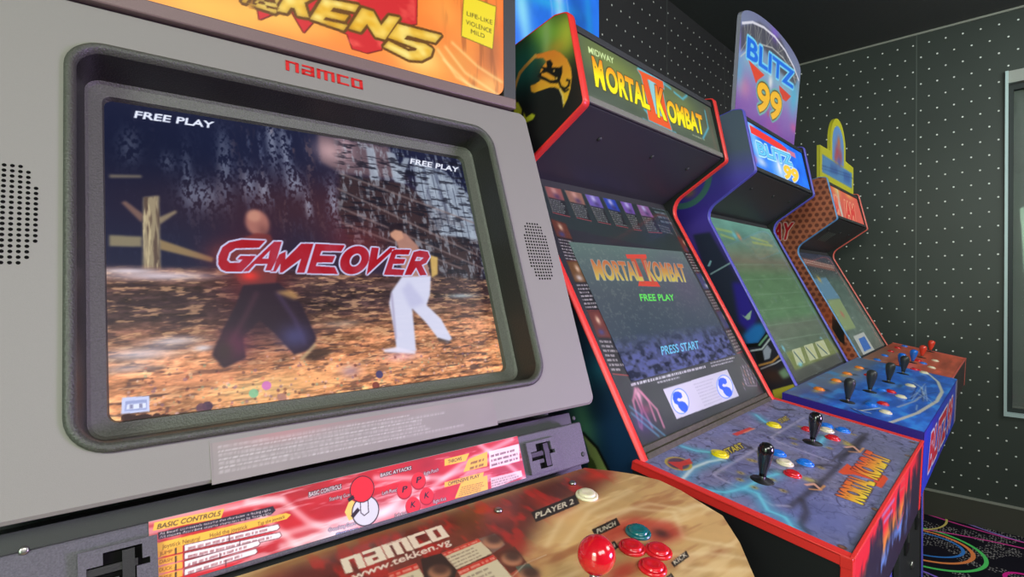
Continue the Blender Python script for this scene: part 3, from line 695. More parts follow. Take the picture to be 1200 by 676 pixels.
def seg_mesh(mb, cc, txt, p0, p1, pt, wd, mat, d=.0006):
    tot = sum(SEGW[c] for c in txt)+.66*(len(txt)-1)+wd; P0, P1, PT = [onp(*q, cc.O, cc.n) for q in (p0, p1, pt)]; x = wd/2
    hgt = np.linalg.norm(PT-P0)
    for ch in txt:
        for pl in SEGF[ch]:
            C = [P0+(x+a)/tot*(P1-P0)+(b*(1-.62*wd)/.7+.31*wd)*(PT-P0) for a, b in pl]
            for p, q, r0, r1 in zip(C[:-1], C[1:], pl[:-1], pl[1:]):
                hz = r0[1] == r1[1]; e = (q-p)/np.linalg.norm(q-p)*(wd if hz else .62*wd)*hgt/2; mb.bar(p-e, q+e, cc.n, (.62*wd if hz else wd)*hgt, d, mat)
        x += SEGW[ch]+.66
M_mark = plain('red_lettering', (196, 40, 40), .4, .4)
seg_mesh(mk, cc, 'namco', (335.5, 82), (425, 105), (335, 70.5), .27, M_mark, .001); mk.build('red_lettering', tk, label='red maker lettering above the screen')
def notice(c):
    c.a = c.a*(.94+.12*noise(c.ny, c.nx, 30, 50, 3, 71))[..., None]
    c.spot((420, 485), .12, .01, (176, 112, 112), .35); c.spot((330, 508), .05, .01, (176, 112, 112), .4)
    c.small((255, 522), (545, 474), (257, 556), 7, (206, 202, 198), .6, .42, 4, .3); c.line([(248, 517), (249, 561)], .001, (110, 106, 104), .7)
flat('notice_plate', [(247, 517), (577, 464), (578, 499), (248, 562)], (134, 128, 124), notice, d=-.0004, label='faint grey notice with rows of fine print')

# --- speaker grilles
def grille(px_c, mirror):
    c = np.linalg.solve(np.column_stack([XT, TU, TD]), onp(*px_c, B(0, 0), -TD)-EYE)
    cx = c[0]; mb = MB()
    rows = 19
    for j in range(rows):
        v = (j-(rows-1)/2)*.0053; t = v/.052
        half = .0250*math.sqrt(max(0, 1-t*t*.80))
        k = int(half/.0055)
        for i in range(-k, k+1):
            o = B(cx+i*.0055, c[1]+v, -.0003)
            mb.prism([o+XT*.0017*math.cos(t_)+TU*.0017*math.sin(t_) for t_ in np.linspace(0, 6.283, 8, endpoint=False)], TD*.0006, M_hole)
    mb.build('speaker_grille', tk, label='patch of small black sound holes')
grille((631, 294), False); grille((3, 249), False)
# --- lower panel with the instruction card
mb = MB(); pv0, pv1 = -.0735, -.014
mb.frame_box((B(-.074, pv0, .014)+B(.571, pv1, .014))/2, XT*.3225, TU*(pv1-pv0)/2, TD*.012, M_speckle); mb.build('lower_panel', tk, bevel=.002, label='speckled dark grey panel below the bezel')
for q in ((28, 645), (672, 490), (683, 532)):
    P = onp(*q, B(0, 0, .002), -TD)
    MB().lathe(P, -TD, [(.0034, 0), (.0034, .0008), (.0024, .0016), (.0010, .0017)], M_darkgrey if q[0] > 100 else M_steel, 12).build('screw', tk)
def latch(mirror):
    P = [np.linalg.solve(np.column_stack([XT, TU, TD]), onp(*q, B(0, 0, .002), -TD)-EYE) for q in ((613, 520), (647, 512), (651, 548), (618, 556))]
    x0, x1 = P[0][0], P[1][0]; v1, v0 = P[0][1], P[2][1]
    if mirror: x0, x1 = 2*XM-x1, 2*XM-x0
    w, h = x1-x0, v1-v0; bc = lambda a, b, d: B(x0+a*w, v0+b*h, d)
    mb = MB(); t = .1
    for a0, a1, b0, b1 in ((0, t, 0, 1), (1-t, 1, 0, 1), (t, 1-t, 0, t), (t, 1-t, 1-t, 1), (t, .32, t, .40), (t, .30, .68, 1-t), (.72, 1-t, t, .5), (.80, 1-t, .62, 1-t)):
        mb.frame_box(bc((a0+a1)/2, (b0+b1)/2, -.001), XT*w*(a1-a0)/2, TU*h*(b1-b0)/2, TD*.003, M_speckle)
    o = mb.build('latch_plate', tk)
    mb = MB(); mb.frame_box(bc(.5, .5, .0015), XT*w*.42, TU*h*.42, TD*.0006, M_hole)
    mb.frame_box(bc(.42, .58, 0), XT*w*.32, TU*h*.07, TD*.0025, M_black); mb.frame_box(bc(.62, .5, -.001), XT*w*.08, TU*h*.36, TD*.003, M_black); mb.frame_box(bc(.30, .34, 0), XT*w*.2, TU*h*.06, TD*.0025, M_darkgrey)
    mb.build('latch_recess', o)
latch(False); latch(True)
def card(c):
    ny, nx = c.ny, c.nx
    n = noise(ny, nx, 10, 70, 4, 81); n2 = noise(ny, nx, 30, 90, 3, 82)
    c.a[:] = np.array((188, 28, 38))/255.*(.76+.4*n2)[..., None]
    c.put(np.clip((n-.52)*7, 0, 1), (222, 170, 172), .65)
    for q in ([(173, 611), (240, 600), (300, 588), (330, 586)], [(290, 588), (330, 585), (360, 610), (395, 625)], [(330, 640), (400, 620), (450, 600), (500, 560)], [(440, 560), (520, 560), (607, 525)], [(560, 520), (590, 540), (614, 560)], [(300, 635), (360, 618), (420, 606)], [(470, 600), (540, 545), (600, 515)], [(300, 600), (350, 640), (380, 645)]):
        c.line(q, .0060, (246, 226, 224), .55, 3)
    c.spot((450, 600), .05, .012, (240, 232, 232), .8); c.spot((390, 628), .05, .01, (236, 214, 214), .8)
    Y = (226, 176, 62); K = (34, 20, 30); Wt_ = (240, 226, 220)
    q4 = lambda x0, y0, x1, y1, h: [(x0, y0), (x1, y1), (x1+h*.1, y1+h), (x0+h*.1, y0+h)]
    c.poly([(181, 612), (263, 596), (259, 607), (179, 622)], Y); c.text('BASIC CONTROLS', (184, 620), (258, 604), (185.5, 614), K, .01)
    c.poly([(185, 624), (320, 593), (323, 598), (318, 603), (186, 632)], (30, 22, 40)); 
    c.text('At listed commands assume the character is facing right.', (187, 627), (318, 598), (187, 624), Wt_); c.text('All moves described assume characters to be facing right.', (187, 631), (319, 602), (187, 628), Wt_)
    c.poly([(181, 637), (335, 601), (341, 603), (336, 608), (184, 647), (179, 643)], Y); c.text('Joystick Neutral', (190, 643), (234, 633), (190, 638), (90, 50, 20)); c.text('Hold the joystick', (246, 630), (290, 619), (246, 625), (90, 50, 20)); c.text('Tap the joystick', (302, 616), (334, 607), (302, 612), (90, 50, 20))
    for k, (t_, e) in enumerate((('JUMP', 326), ('DASH', 328), ('DUCK', 303), ('RISE', 300))):
        y = 647+k*9.5
        c.poly([(180, y), (214, y-8), (214, y-.5), (183, y+7)], (222, 160, 60)); c.text(t_, (187, y+4), (202, y+.5), (187, y), (100, 50, 20))
        c.poly([(216, y-8.5), (e, y-33), (e+2, y-29), (e-1, y-26), (216, y-1)], (238, 220, 220)); c.small((220, y-7.5), (e-6, y-31), (220, y-1), 1, (120, 60, 66), .7, .5, 90+k); 
        c.poly([(205, y-5), (207, y-5.5), (207, y+2), (205, y+2.5)], K)
        c.line([(216, y-8.5), (e, y-33), (e+2, y-29), (e-1, y-26), (216, y-1), (216, y-8.5)], .0007, (70, 30, 40), .8); xm = 216+(e-216)*(.48+.1*(k % 2)); c.line([(xm, y-8.5-(xm-216)*.222), (xm, y-1-(xm-216)*.222)], .0008, (70, 30, 40), .9)
    c.text('BASIC CONTROLS', (362, 582), (400, 572), (362, 577), Wt_, .01, K, 1.6); c.text('Standing Guard', (386, 587), (413, 580.5), (386, 583), Wt_, 0, K, 1.2)
    c.text('Crouching Guard', (385, 623), (417, 614.5), (385, 619), Wt_, 0, (40, 44, 80), 1.2); c.text('CHARACTER MOVEMENTS', (394, 630), (447, 617), (394, 625), (200, 220, 245), .01, (30, 40, 90), 1.6)
    c.text('BASIC ATTACKS', (446, 559), (482, 550), (446, 555), Wt_, .01, K, 1.6); c.text('Left Punch', (448, 580), (467, 575), (448, 576), Wt_, 0, K, 1.2); c.text('Right Punch', (497, 557), (514, 552), (497, 553), Wt_, 0, K, 1.2)
    c.text('Left Kick', (463, 606), (477, 603), (463, 602), Wt_, 0, K, 1.2); c.text('Right Kick', (508, 590), (523, 586), (508, 586), Wt_, 0, K, 1.2)
    c.poly([(410, 585), (404, 600), (409, 610), (416, 607), (412, 598), (416, 588)], (226, 186, 96))
    c.disc((428.5, 598.5), .0155, (196, 196, 200)); c.ring((428.5, 598.5), .0155, .0012, K)
    c.poly([(422, 586), (431, 584), (432, 600), (427, 604), (423, 601)], (200, 200, 206)); c.line([(422, 587), (423, 601), (427, 604), (432, 600), (431, 585)], .0009, K)
    c.disc((424.5, 573), .0138, (226, 30, 44)); c.ring((424.5, 573), .0138, .001, K); c.line([(414, 604), (419, 598)], .004, K); c.line([(410, 585), (413, 583)], .004, K)
    for (x, y, t_) in ((474, 575, 'P'), (490.5, 564, 'P'), (484, 593, 'K'), (500, 582, 'K')):
        c.disc((x, y), .0094, (150, 14, 26)); c.disc((x, y-1.2), .0088, (222, 34, 44)); c.text(t_, (x-3, y+2), (x+3, y+.5), (x-2, y-5), K, .03)
    for q, t_, a_, b_ in (([(521, 538), (550, 531), (546, 540), (521, 546)], 'THROWS', (525, 543), (541, 539)), ([(549, 538), (571, 529), (571, 546), (543, 553)], None, 0, 0), ([(521, 565), (567, 553), (566, 559), (521, 571)], 'OFFENSIVE PLAY', (525, 569), (562, 559)), ([(540, 566), (571, 557), (572, 575), (533, 584)], None, 0, 0)):
        c.poly(q, Y)
        if t_: c.text(t_, a_, b_, (a_[0], a_[1]-4), K, .01)
    c.small((552, 540), (569, 535), (550, 552), 2, (90, 50, 30), .8, .5, 95); c.small((541, 570), (570, 563), (537, 582), 5, (90, 50, 30), .7, .5, 96)
    c.poly([(573, 529), (608, 520), (609, 540), (574, 549)], (238, 214, 214), .9); c.small((575, 532), (606, 524), (576, 548), 3, (70, 40, 50), .8, .5, 97); c.poly([(575, 560), (611, 551), (612, 558), (576, 574)], (226, 206, 204), .85); c.small((576, 562), (610, 553), (576, 574), 4, (110, 100, 100), .8, .6, 98)
P1 = np.linalg.solve(np.column_stack([XT, TU, TD]), onp(175, 676, B(0, 0), -TD)-EYE)
flat('instruction_card', [(174, 611), (607, 514), (613, 561), (178, 684)], (206, 38, 48), card, d=.0010, back=.002, nx=680, label='red and white instruction card')

# --- control panel
sl = math.radians(8); PD = -YT*math.cos(sl)-ZZ*math.sin(sl); PN = np.cross(XT, -PD)
PA = onp(692, 548, B(0, 0), -TD)
PA = PA-(PA @ XT)*XT
def Pp(X, y, h=0.0): return PA+X*XT+y*PD+h*PN
half = [(.560, -.004), (.591, .024), (.611, .046), (.629, .076), (.631, .110), (.622, .178), (.584, .222), (.536, .265), (.470, .322), (.445, .336)]
outl = half+[(2*XM-x, y) for x, y in half[::-1]]
mb = MB(); mb.prism([Pp(x, y, -.0012) for x, y in outl], -PN*.045, M_black)
mb.prism([Pp(x, y, -.046) for x, y in [(.50, .0), (.50, .2), (.42, .28), (2*XM-.42, .28), (2*XM-.50, .2), (2*XM-.50, 0)]], -ZZ*.22, M_black)
K = Canvas(Pp(-.14, .345), XT, -PD, .78, .355, 640, (170, 130, 86))
ny, nx = K.ny, K.nx
n = noise(ny, nx, 26, 70, 4, 101); n2 = noise(ny, nx, 60, 60, 4, 102)
K.a[:] = np.array((202, 164, 106))/255.*(.84+.32*n2)[..., None]
wrp = noise(ny, nx, 16, 90, 4, 103); K.put(np.clip((n-.56)*5, 0, 1), (160, 100, 62), .6); K.put(np.clip((.44-wrp)*7, 0, 1), (236, 208, 152), .6); K.put(np.clip((wrp-.60)*8, 0, 1), (150, 88, 54), .5)
for q in ([(690, 620), (740, 596), (790, 600), (830, 590)], [(700, 606), (760, 590), (800, 596)], [(790, 600), (800, 630), (860, 640)], [(800, 600), (815, 590), (835, 598)], [(780, 650), (830, 648), (880, 655)], [(640, 640), (660, 605), (700, 585)], [(660, 640), (690, 600), (740, 575)], [(800, 665), (840, 668), (880, 668)]): K.line(q, .005, (240, 216, 164), .6, 2)
# dark red smoke at the back and left
back = blur(K.raster([K.mm([(300, 676), (690, 545), (722, 552), (700, 575), (640, 600), (610, 650), (600, 690), (200, 760)])]), 9)
K.put(back, np.clip(np.array((92, 46, 36))/255.*(.7+.7*noise(ny, nx, 30, 16, 3, 104))[..., None], 0, 1))
K.put(back*np.clip((noise(ny, nx, 30, 12, 3, 105)-.5)*6, 0, 1), (190, 44, 34), .7)
K.spot((700, 557), .03, .016, (196, 60, 44), .8); K.spot((640, 590), .02, .03, (186, 52, 40), .6); K.spot((585, 600), .02, .03, (180, 60, 40), .6)
K.poly([(690, 640), (715, 612), (745, 606), (790, 612), (800, 628), (780, 637), (745, 628), (715, 640), (680, 665)], (186, 52, 44), .7, 5); K.spot((775, 625), .012, .012, (60, 40, 36), .8); K.spot((730, 668), .03, .012, (190, 50, 44), .7)
K.seg('namco', (407, 672), (525, 629), (400.5, 655), (226, 216, 192), .32)
K.text('www.tekken.vg', (413, 680), (529, 637), (411, 672), (226, 214, 196), .02)
K.text('NAMCO', (453, 639), (470, 633), (453, 636), (160, 110, 96))
def mini(q, head):
    K.poly(q, (206, 194, 160)); a, b, c_, d = q
    l = lambda p, r, t: (p[0]+(r[0]-p[0])*t, p[1]+(r[1]-p[1])*t)
    K.poly([a, b, l(b, c_, .2), l(a, d, .2)], (196, 48, 34)); K.small(l(a, d, .02), l(b, c_, .02), l(a, d, .2), 1, (240, 200, 180), .7, .5, 110+head)
    K.small(l(a, d, .28), l(l(a, b, .8), l(d, c_, .8), .28), l(a, d, .95), 4, (110, 90, 80), .7, .4, 120+head)
mini([(518, 648), (560, 631), (577, 648), (535, 667)], 1); mini([(536, 668), (578, 650), (600, 676), (552, 700)], 2); mini([(455, 672), (488, 660), (505, 690), (470, 705)], 3)
for q, c1 in (([(493, 655), (517, 648), (535, 668), (530, 690), (500, 690)], (46, 40, 34)), ([(561, 631), (580, 625), (592, 638), (578, 648)], (120, 96, 84)), ([(580, 648), (603, 640), (618, 660), (598, 672)], (96, 52, 38)), ([(604, 664), (620, 660), (640, 684), (620, 690)], (90, 96, 80))):
    K.poly(q, c1); cx, cy = np.mean(q, 0); K.disc((cx, cy), .011, (190, 130, 96), .9, 1); K.disc((cx+1, cy-4), .009, (56, 40, 34), .8, 2)
K.line([(600, 676), (616, 660), (640, 650)], .0012, (220, 206, 180), .5)
zz_ = lambda pts: [(600+x/4.286, 540+y/4.286) for x, y in pts]
for q, t_, a_, b_, c_ in (([(95, 258), (320, 168), (340, 215), (120, 308)], 'PLAYER 2', (118, 290), (312, 213), (118, 262)), ([(400, 345), (525, 285), (545, 322), (420, 380)], 'PUNCH', (428, 366), (522, 322), (425, 344)),
                      ([(395, 470), (515, 400), (537, 435), (417, 505)], 'PUNCH', (418, 490), (520, 432), (412, 470)), ([(798, 510), (875, 450), (890, 480), (815, 535)], 'KICK', (818, 522), (882, 474), (808, 502)), ([(740, 610), (800, 562), (818, 590), (758, 640)], 'KICK', (760, 628), (812, 588), (750, 610))):
    K.poly(zz_(q), (44, 38, 32)); A_, B_, C_ = zz_([a_, b_, c_]); K.text(t_, A_, B_, C_, (226, 216, 190), .02)
cl = [((x+.14)*K.k, (.345-y)*K.k) for x, y in outl]
K.grid(mb, M_print, clip=cl)
cp = mb.build('control_panel', tk, label='tan and dark red printed control panel')
def button(parent, P, n, mat, r=.0145, h=.006, label=None):
    return MB().lathe(P, n, [(r, 0), (r, h*.35), (r*.95, h*.6), (r*.80, h*.7), (r*.78, h*.5), (r*.75, h*.5), (r*.74, h*.95), (r*.68, h*1.15), (r*.35, h*1.0), (.0005, h*.95)], mat, 24).build('button', parent, label=label)
for q, m_, lb in (((688, 578), M_white, 'cream start button'), ((748, 621), M_teal, 'teal button'), ((741, 639), M_red, None), ((772, 643), M_red, None), ((765, 662), M_red, None)):
    h = .004; button(tk, onp(*q, Pp(0, 0, h), PN)-PN*h, PN, m_, .0150, .0055, lb)
for q in ((584, 598), (671, 566)): MB().lathe(onp(*q, Pp(0, 0, .001), PN), PN, [(.005, -.001), (.005, .0012), (.0035, .0026), (.001, .003)], M_steel, 14).build('screw', tk)
# ball-top joystick
bc = onp(699, 650, Pp(0, 0, .050), PN); jb = bc-PN*.050
j = MB().lathe(jb, PN, [(.0045, 0), (.0045, .034)], M_steel, 14).build('joystick', tk)
MB().lathe(bc, PN, [(.0175*math.sin(t), -.0175*math.cos(t)) for t in np.linspace(.05, math.pi-.02, 18)], M_ball, 32).build('ball_knob', j, label='glossy red ball knob')
MB().lathe(jb, PN, [(.019, 0), (.018, .0015), (.006, .003), (.0055, .004)], M_black, 24).build('dust_washer', j)
# ------------------------------------------------------------------ the three matching upright cabinets of the row
EX, EY, EZ = np.eye(3)
def unit(a): a = np.asarray(a, float); return a/np.linalg.norm(a)
class Mid:
    """A top front, Bm marquee foot, E inner corner, C screen foot / panel (y, z); f = lower front y"""
    def __init__(s, name, label, a, b, A, Bm, E, C, f, mould, sidecol, zlow=.04):
        s.a, s.b = a, b; s.A, s.B, s.E, s.C = map(np.array, (A, Bm, E, C))
        s.t = thing(name, label, 'arcade cabinet', ((a+b)/2, .75, 0)); s.mould = mould
        yb = 1.16
        P = [(yb, zlow), (f, zlow), (f, C[1]-.05), (C[0]-.02, C[1]-.02), C, E, Bm, A, (A[0]+.03, A[1]+.004), (yb, A[1]-.12)]
        rad = [.02, .02, 0, 0, .012, .045, .012, .012, .01, .03]
        s.P = [np.array(p) for p in fillet(P, rad, 6)]
        ins_ = offset_poly(np.array(P)[::-1], .012)[::-1]
        ins_ = np.array(P)+(-1)*(ins_-np.array(P)) if False else ins_
        s.inn = ins_
        mb = MB(); mb.prism([(a+.0185, y, z) for y, z in ins_], EX*(b-a-.037), M_under)
        for yy in (f+.06, yb-.06):
            for xx in (a+.06, b-.06): mb.lathe((xx, yy, 0), EZ, [(.022, 0), (.022, .012), (.008, .016), (.008, zlow+.03)], M_black, 12)
        s.body = mb.build('body', s.t)
        s.tn = None
    def side(s, which, art=None, mat=None):
        x = s.a if which == 'l' else s.b-.018
        mb = MB(); mb.prism([(x, y, z) for y, z in s.P], EX*.018, mat or M_black)
        if art is not None:
            c, clip = art; c.grid(mb, M_side, clip=clip)
        o = mb.build('side_panel', s.t)
        mo = MB(); Q = np.array(s.P); n = len(Q); O1 = offset_poly(Q[::-1], -.0022)[::-1]; O2 = offset_poly(Q[::-1], .0015)[::-1]; O3 = offset_poly(Q[::-1], -.0008)[::-1]
        mk = lambda W, xx: np.array([(xx, y, z) for y, z in W])
        loops = [mk(O2, x-.0008), mk(O3, x-.0008), mk(O1, x+.003), mk(O1, x+.015), mk(O3, x+.0188), mk(O2, x+.0188)]
        mo.loft(loops, s.mould, smooth=True); mo.build('edge_moulding', o)
    def face(s, p, q, x0, x1, lift, nx, col):        # canvas on the face running from p (low) to q (high)
        d = unit(q-p); ey = np.array([0, d[0], d[1]]); nrm = np.cross(EX, ey)
        O = np.array([x0, p[0], p[1]])+nrm*lift
        return Canvas(O, EX, ey, x1-x0, np.linalg.norm(q-p), nx, col)
    def panel(s, x0, x1, back, front, drop, mould, nx=300, col=(90, 90, 100), sidem=None):
        """control panel box; returns canvases for the top and the front"""
        bk, fr = np.array(back), np.array(front); s.cp = (x0, x1, bk, fr)
        d = unit(bk-fr); s.pey = np.array([0, d[0], d[1]]); s.pn = np.cross(EX, s.pey); s.pO = np.array([x0, fr[0], fr[1]])
        lo = fr-np.array([-.006, drop])
        s.poly = [bk, fr, lo, (lo[0]+.10, lo[1]-.02), (bk[0]-.02, lo[1]-.02), (bk[0], lo[1]+.02)]
        top = Canvas(s.pO+s.pn*.0006+EX*.004, EX, s.pey, x1-x0-.008, np.linalg.norm(bk-fr), nx, col)
        d2 = unit(fr-lo); ey2 = np.array([0, d2[0], d2[1]])
        frc = Canvas(np.array([x0, lo[0], lo[1]])+np.cross(EX, ey2)*.0008, EX, ey2, x1-x0, np.linalg.norm(fr-lo), nx, (30, 30, 34))
        return top, frc
    def panel_build(s, top, frc, mould, sidem=M_black, edge=.016, **kw):
        x0, x1, bk, fr = s.cp; mb = MB()
        mb.prism([(x0, y, z) for y, z in s.poly], EX*(x1-x0), sidem); top.grid(mb, M_print); frc.grid(mb, M_print)
        o = mb.build('control_panel', s.t, **kw)
        if mould:
            lo = s.poly[2]; m = MB(); v = lambda x, q: np.array([x, q[0], q[1]])
            for x in (x0+edge/2-.002, x1-edge/2+.002):
                m.bar(v(x, bk), v(x, fr), s.pn, edge, .004, mould); m.bar(v(x, fr), v(x, lo), -EY, edge, .004, mould)
            m.bar(v(x0, fr), v(x1, fr), s.pn, .006, .006, mould)
            for x in (x0, x1):
                sg = -1 if x == x0 else 1
                m.bar(v(x, bk)+s.pn*-.006, v(x, fr)+s.pn*-.006, EX, .014, .004, mould); m.bar(v(x, fr)+EY*.006, v(x, lo)+EY*.006, EX, .012, .004, mould)
            for x in (x0+edge/2-.0025, x1-edge/2+.0025): m.frame_box(v(x, fr)+EZ*-.0055+EY*.0058, EX*edge/2, EY*.0075, EZ*.0075, mould)
            m.build('edge_moulding', o, bevel=.0012)
        s.cpo = o
    def on(s, u, v, h=0.0): return onp(u, v, s.pO+s.pn*h, s.pn)
    def btn(s, q, m_, r=.0145, name=None, label=None, dx=0):
        h = .004; P = s.on(*q, h)-s.pn*h; o = button(s.t, P, s.pn, m_, r, .0055, label)
        return o
    def bat(s, base, topz, m_, label=None, L=.062, r=.0125):
        P = s.on(*base); ax = unit(s.pn*.9+EZ*.4)
        j = MB().lathe(P, ax, [(.0042, 0), (.0042, .012)], M_steel, 12).build('joystick', s.t)
        MB().lathe(P+ax*.008, ax, [(.0055, 0), (.006, .006), (r*.72, L*.35), (r*.95, L*.62), (r, L*.78), (r*.9, L*.9), (r*.55, L*.975), (.001, L)], m_, 22).build('bat_handle', j, label=label)
        MB().lathe(P, s.pn, [(.019, 0), (.018, .0012), (.0055, .0022), (.005, .003)], M_black, 22).build('dust_washer', j)
    def recess(s, u0=0):
        pass

def side_canvas(c, nx, col, y0=.05, y1=1.18, z0=0, z1=1.9):
    # left side seen from the left: right-hand direction is -y
    return Canvas((c.a-.0008, y1, z0), -EY, EZ, y1-y0, z1-z0, nx, col)
def side_clip(c, cv): return [((cv.O[1]-y)*cv.k, (z-cv.O[2])*cv.k) for y, z in offset_poly(np.array(c.P)[::-1], .0012)]

# ===== cabinet with the red edging
mk2 = Mid('arcade_cabinet', 'black arcade cabinet with red edging and a PRESS START screen, second from the left', .7826, 1.4426, (.602, 1.786), (.566, 1.611), (.732, 1.508), (.449, .986), .24, M_tred, None)
c = side_canvas(mk2, 520, (27, 28, 27))
c.poly([(560, 40), (668, 10), (690, 122), (600, 200), (540, 120)], (30, 30, 30))
c.spot((640, 38), .10, .05, (120, 170, 60), .95, -.5); c.spot((664, 40), .03, .05, (176, 186, 60), .9); c.spot((640, 45), .015, .06, (150, 178, 110), .8); c.spot((612, 62), .05, .025, (60, 100, 50), .8)
c.spot((612, 78), .05, .06, (40, 120, 104), .9); c.spot((652, 56), .03, .02, (200, 150, 50), .6)
OR = np.zeros((c.ny, c.nx, 3)); tt = np.clip((c.Y-c.m((640, 135))[1])/(c.m((650, 60))[1]-c.m((640, 135))[1]), 0, 1)[..., None]
OR = np.array((226, 190, 50))/255.*(1-tt)+np.array((222, 128, 44))/255.*tt
ze = lambda pts: [(598+x/6.756, 50+y/6.756) for x, y in pts]
BK = (26, 25, 22)
E1 = c.raster([c.mm(ze([(190, 95), (240, 85), (300, 66), (350, 58), (400, 80), (450, 130), (480, 200), (488, 270), (475, 370), (450, 450), (415, 520), (422, 480), (410, 420), (392, 372), (350, 352), (300, 356), (240, 378), (190, 396), (165, 386), (160, 340), (200, 325), (240, 297), (225, 270), (245, 205), (285, 150), (260, 120), (200, 125)]))])
c.put(E1, OR)
c.poly(ze([(238, 190), (292, 196), (284, 150), (318, 134), (338, 168), (326, 195), (385, 196), (412, 184), (412, 240), (392, 300), (372, 322), (318, 322), (280, 302), (238, 288), (214, 262), (236, 240), (262, 215)]), BK)
c.put(c.raster([c.mm(ze([(246, 244), (288, 233), (352, 272), (358, 296), (318, 298), (280, 276), (248, 262)]))]), OR); c.poly(ze([(338, 218), (352, 216), (352, 230), (340, 232)]), (196, 150, 80)); c.poly(ze([(358, 276), (372, 274), (374, 290), (360, 290)]), (206, 170, 90))
c.line(ze([(384, 305), (400, 348), (432, 366), (462, 340), (470, 302), (450, 296)]), .0045, BK); c.line(ze([(412, 366), (432, 386), (458, 372)]), .004, BK); c.line(ze([(392, 372), (414, 420), (420, 480)]), .003, (226, 200, 120))
c.line(ze([(195, 108), (120, 186), (76, 240), (46, 320), (26, 400), (34, 470)]), .0075, (214, 160, 70))
for q in ([(24, 476), (60, 470), (92, 530), (85, 576), (30, 562)], [(105, 545), (124, 592), (172, 560), (196, 576), (180, 606), (122, 636), (106, 602)]): c.poly(ze(q), (202, 206, 50), 1, 0, BK, 1)
# lower side: deep blue with a teal glow and pale green sweep
c.spot((725, 520), .14, .2, (16, 50, 84), .95); c.spot((700, 430), .1, .035, (34, 110, 124), .8, .5); c.spot((690, 400), .05, .08, (20, 60, 84), .7)
c.spot((683, 495), .03, .08, (84, 150, 110), .9, .3)
c.poly([(682, 505), (700, 523), (718, 560), (700, 560), (690, 530)], (150, 176, 96)); c.line([(684, 508), (700, 525), (718, 560)], .006, (18, 20, 20)); c.poly([(688, 530), (696, 540), (704, 560), (690, 556)], (74, 96, 44))
mk2.side('l', (c, side_clip(mk2, c))); mk2.side('r')
a, b = mk2.a+.0195, mk2.b-.0195
# marquee
iA, iB, iE, iC = mk2.A+np.array((.010, -.012)), mk2.B+np.array((.012, .010)), mk2.E, mk2.C
c = mk2.face(iB, iA, a, b, .0012, 420, (78, 90, 76))
n = noise(c.ny, c.nx, 40, 120, 3, 201)
c.a = c.a*(.8+.4*n)[..., None]
c.spot((720, 80), .16, .05, (124, 140, 72), .9); c.spot((800, 125), .12, .05, (116, 130, 76), .8); c.spot((765, 112), .14, .06, (116, 132, 76), .7); c.spot((700, 50), .1, .03, (104, 120, 66), .7)
c.poly([(690, 112), (850, 184), (850, 190), (690, 122)], (110, 112, 98), .8, 3)
fire = lambda lo, hi: (lambda t: (np.array((250, 236, 30))/255.*(1-t)+np.array((236, 86, 40))/255.*t))(np.clip((c.Y/c.ny-lo)/(hi-lo), 0, 1)[..., None])
for q in ([(748, 80), (770, 92), (785, 98)], [(775, 96), (786, 104)], [(790, 108), (800, 116), (805, 112)], [(754, 140), (775, 152), (792, 156)], [(755, 128), (766, 140)], [(826, 130), (830, 150), (824, 162)], [(690, 40), (700, 46)]): c.line(q, .006, (90, 186, 214), .8, 1)
zm = lambda pts: [(680+x/4.506, 40+y/4.506) for x, y in pts]
II = [zm(q) for q in ([(302, 186), (436, 250), (442, 288), (424, 280), (400, 262), (350, 236), (322, 218)], [(320, 212), (352, 232), (396, 400), (364, 392)], [(398, 262), (430, 278), (462, 440), (436, 432)], [(352, 398), (396, 396), (400, 420), (436, 438), (462, 440), (484, 508), (362, 452)])]
M = np.clip(sum(c.raster([c.mm(q)]) for q in II), 0, 1); c.put(c.grow(M, 2.5), (110, 190, 206), .7); c.put(M, (232, 92, 44))
M = c.raster([c.mm(zm([(358, 238), (394, 258), (432, 434), (400, 420)]))]); c.put(M, (150, 210, 220), .9)
fr_ = fire(.44, .82)
for t_, p0, p1, pt in (('M', (697.8, 99), (710, 104.5), (693, 65)), ('ORTAL', (711.5, 104.5), (762, 128), (708.5, 76)), ('K', (770.5, 135), (782, 140.5), (767, 99)), ('OMBAT', (783.5, 140.5), (825.5, 157.5), (780, 116))):
    M = c.tmask(t_, p0, p1, pt, .045); c.put(c.grow(M, 1.5), (40, 44, 30), .8); c.put(M, fr_)
M = c.raster([c.mm([(694, 66), (700, 70), (706, 100), (711, 77), (716, 78), (717, 112), (711, 110), (708, 108), (704, 107), (698, 104)])]) ; c.put(M*0.0, fr_)
c.text('MIDWAY', (690, 61.5), (720, 75), (689, 54), (206, 230, 160), .02); c.text('KOMBAT II', (812, 159), (826, 165), (811.5, 157), (190, 200, 160), 0)
mb = MB(); c.grid(mb, M_dim); mb.build('marquee', mk2.t, label='green and black title sign with fiery lettering')
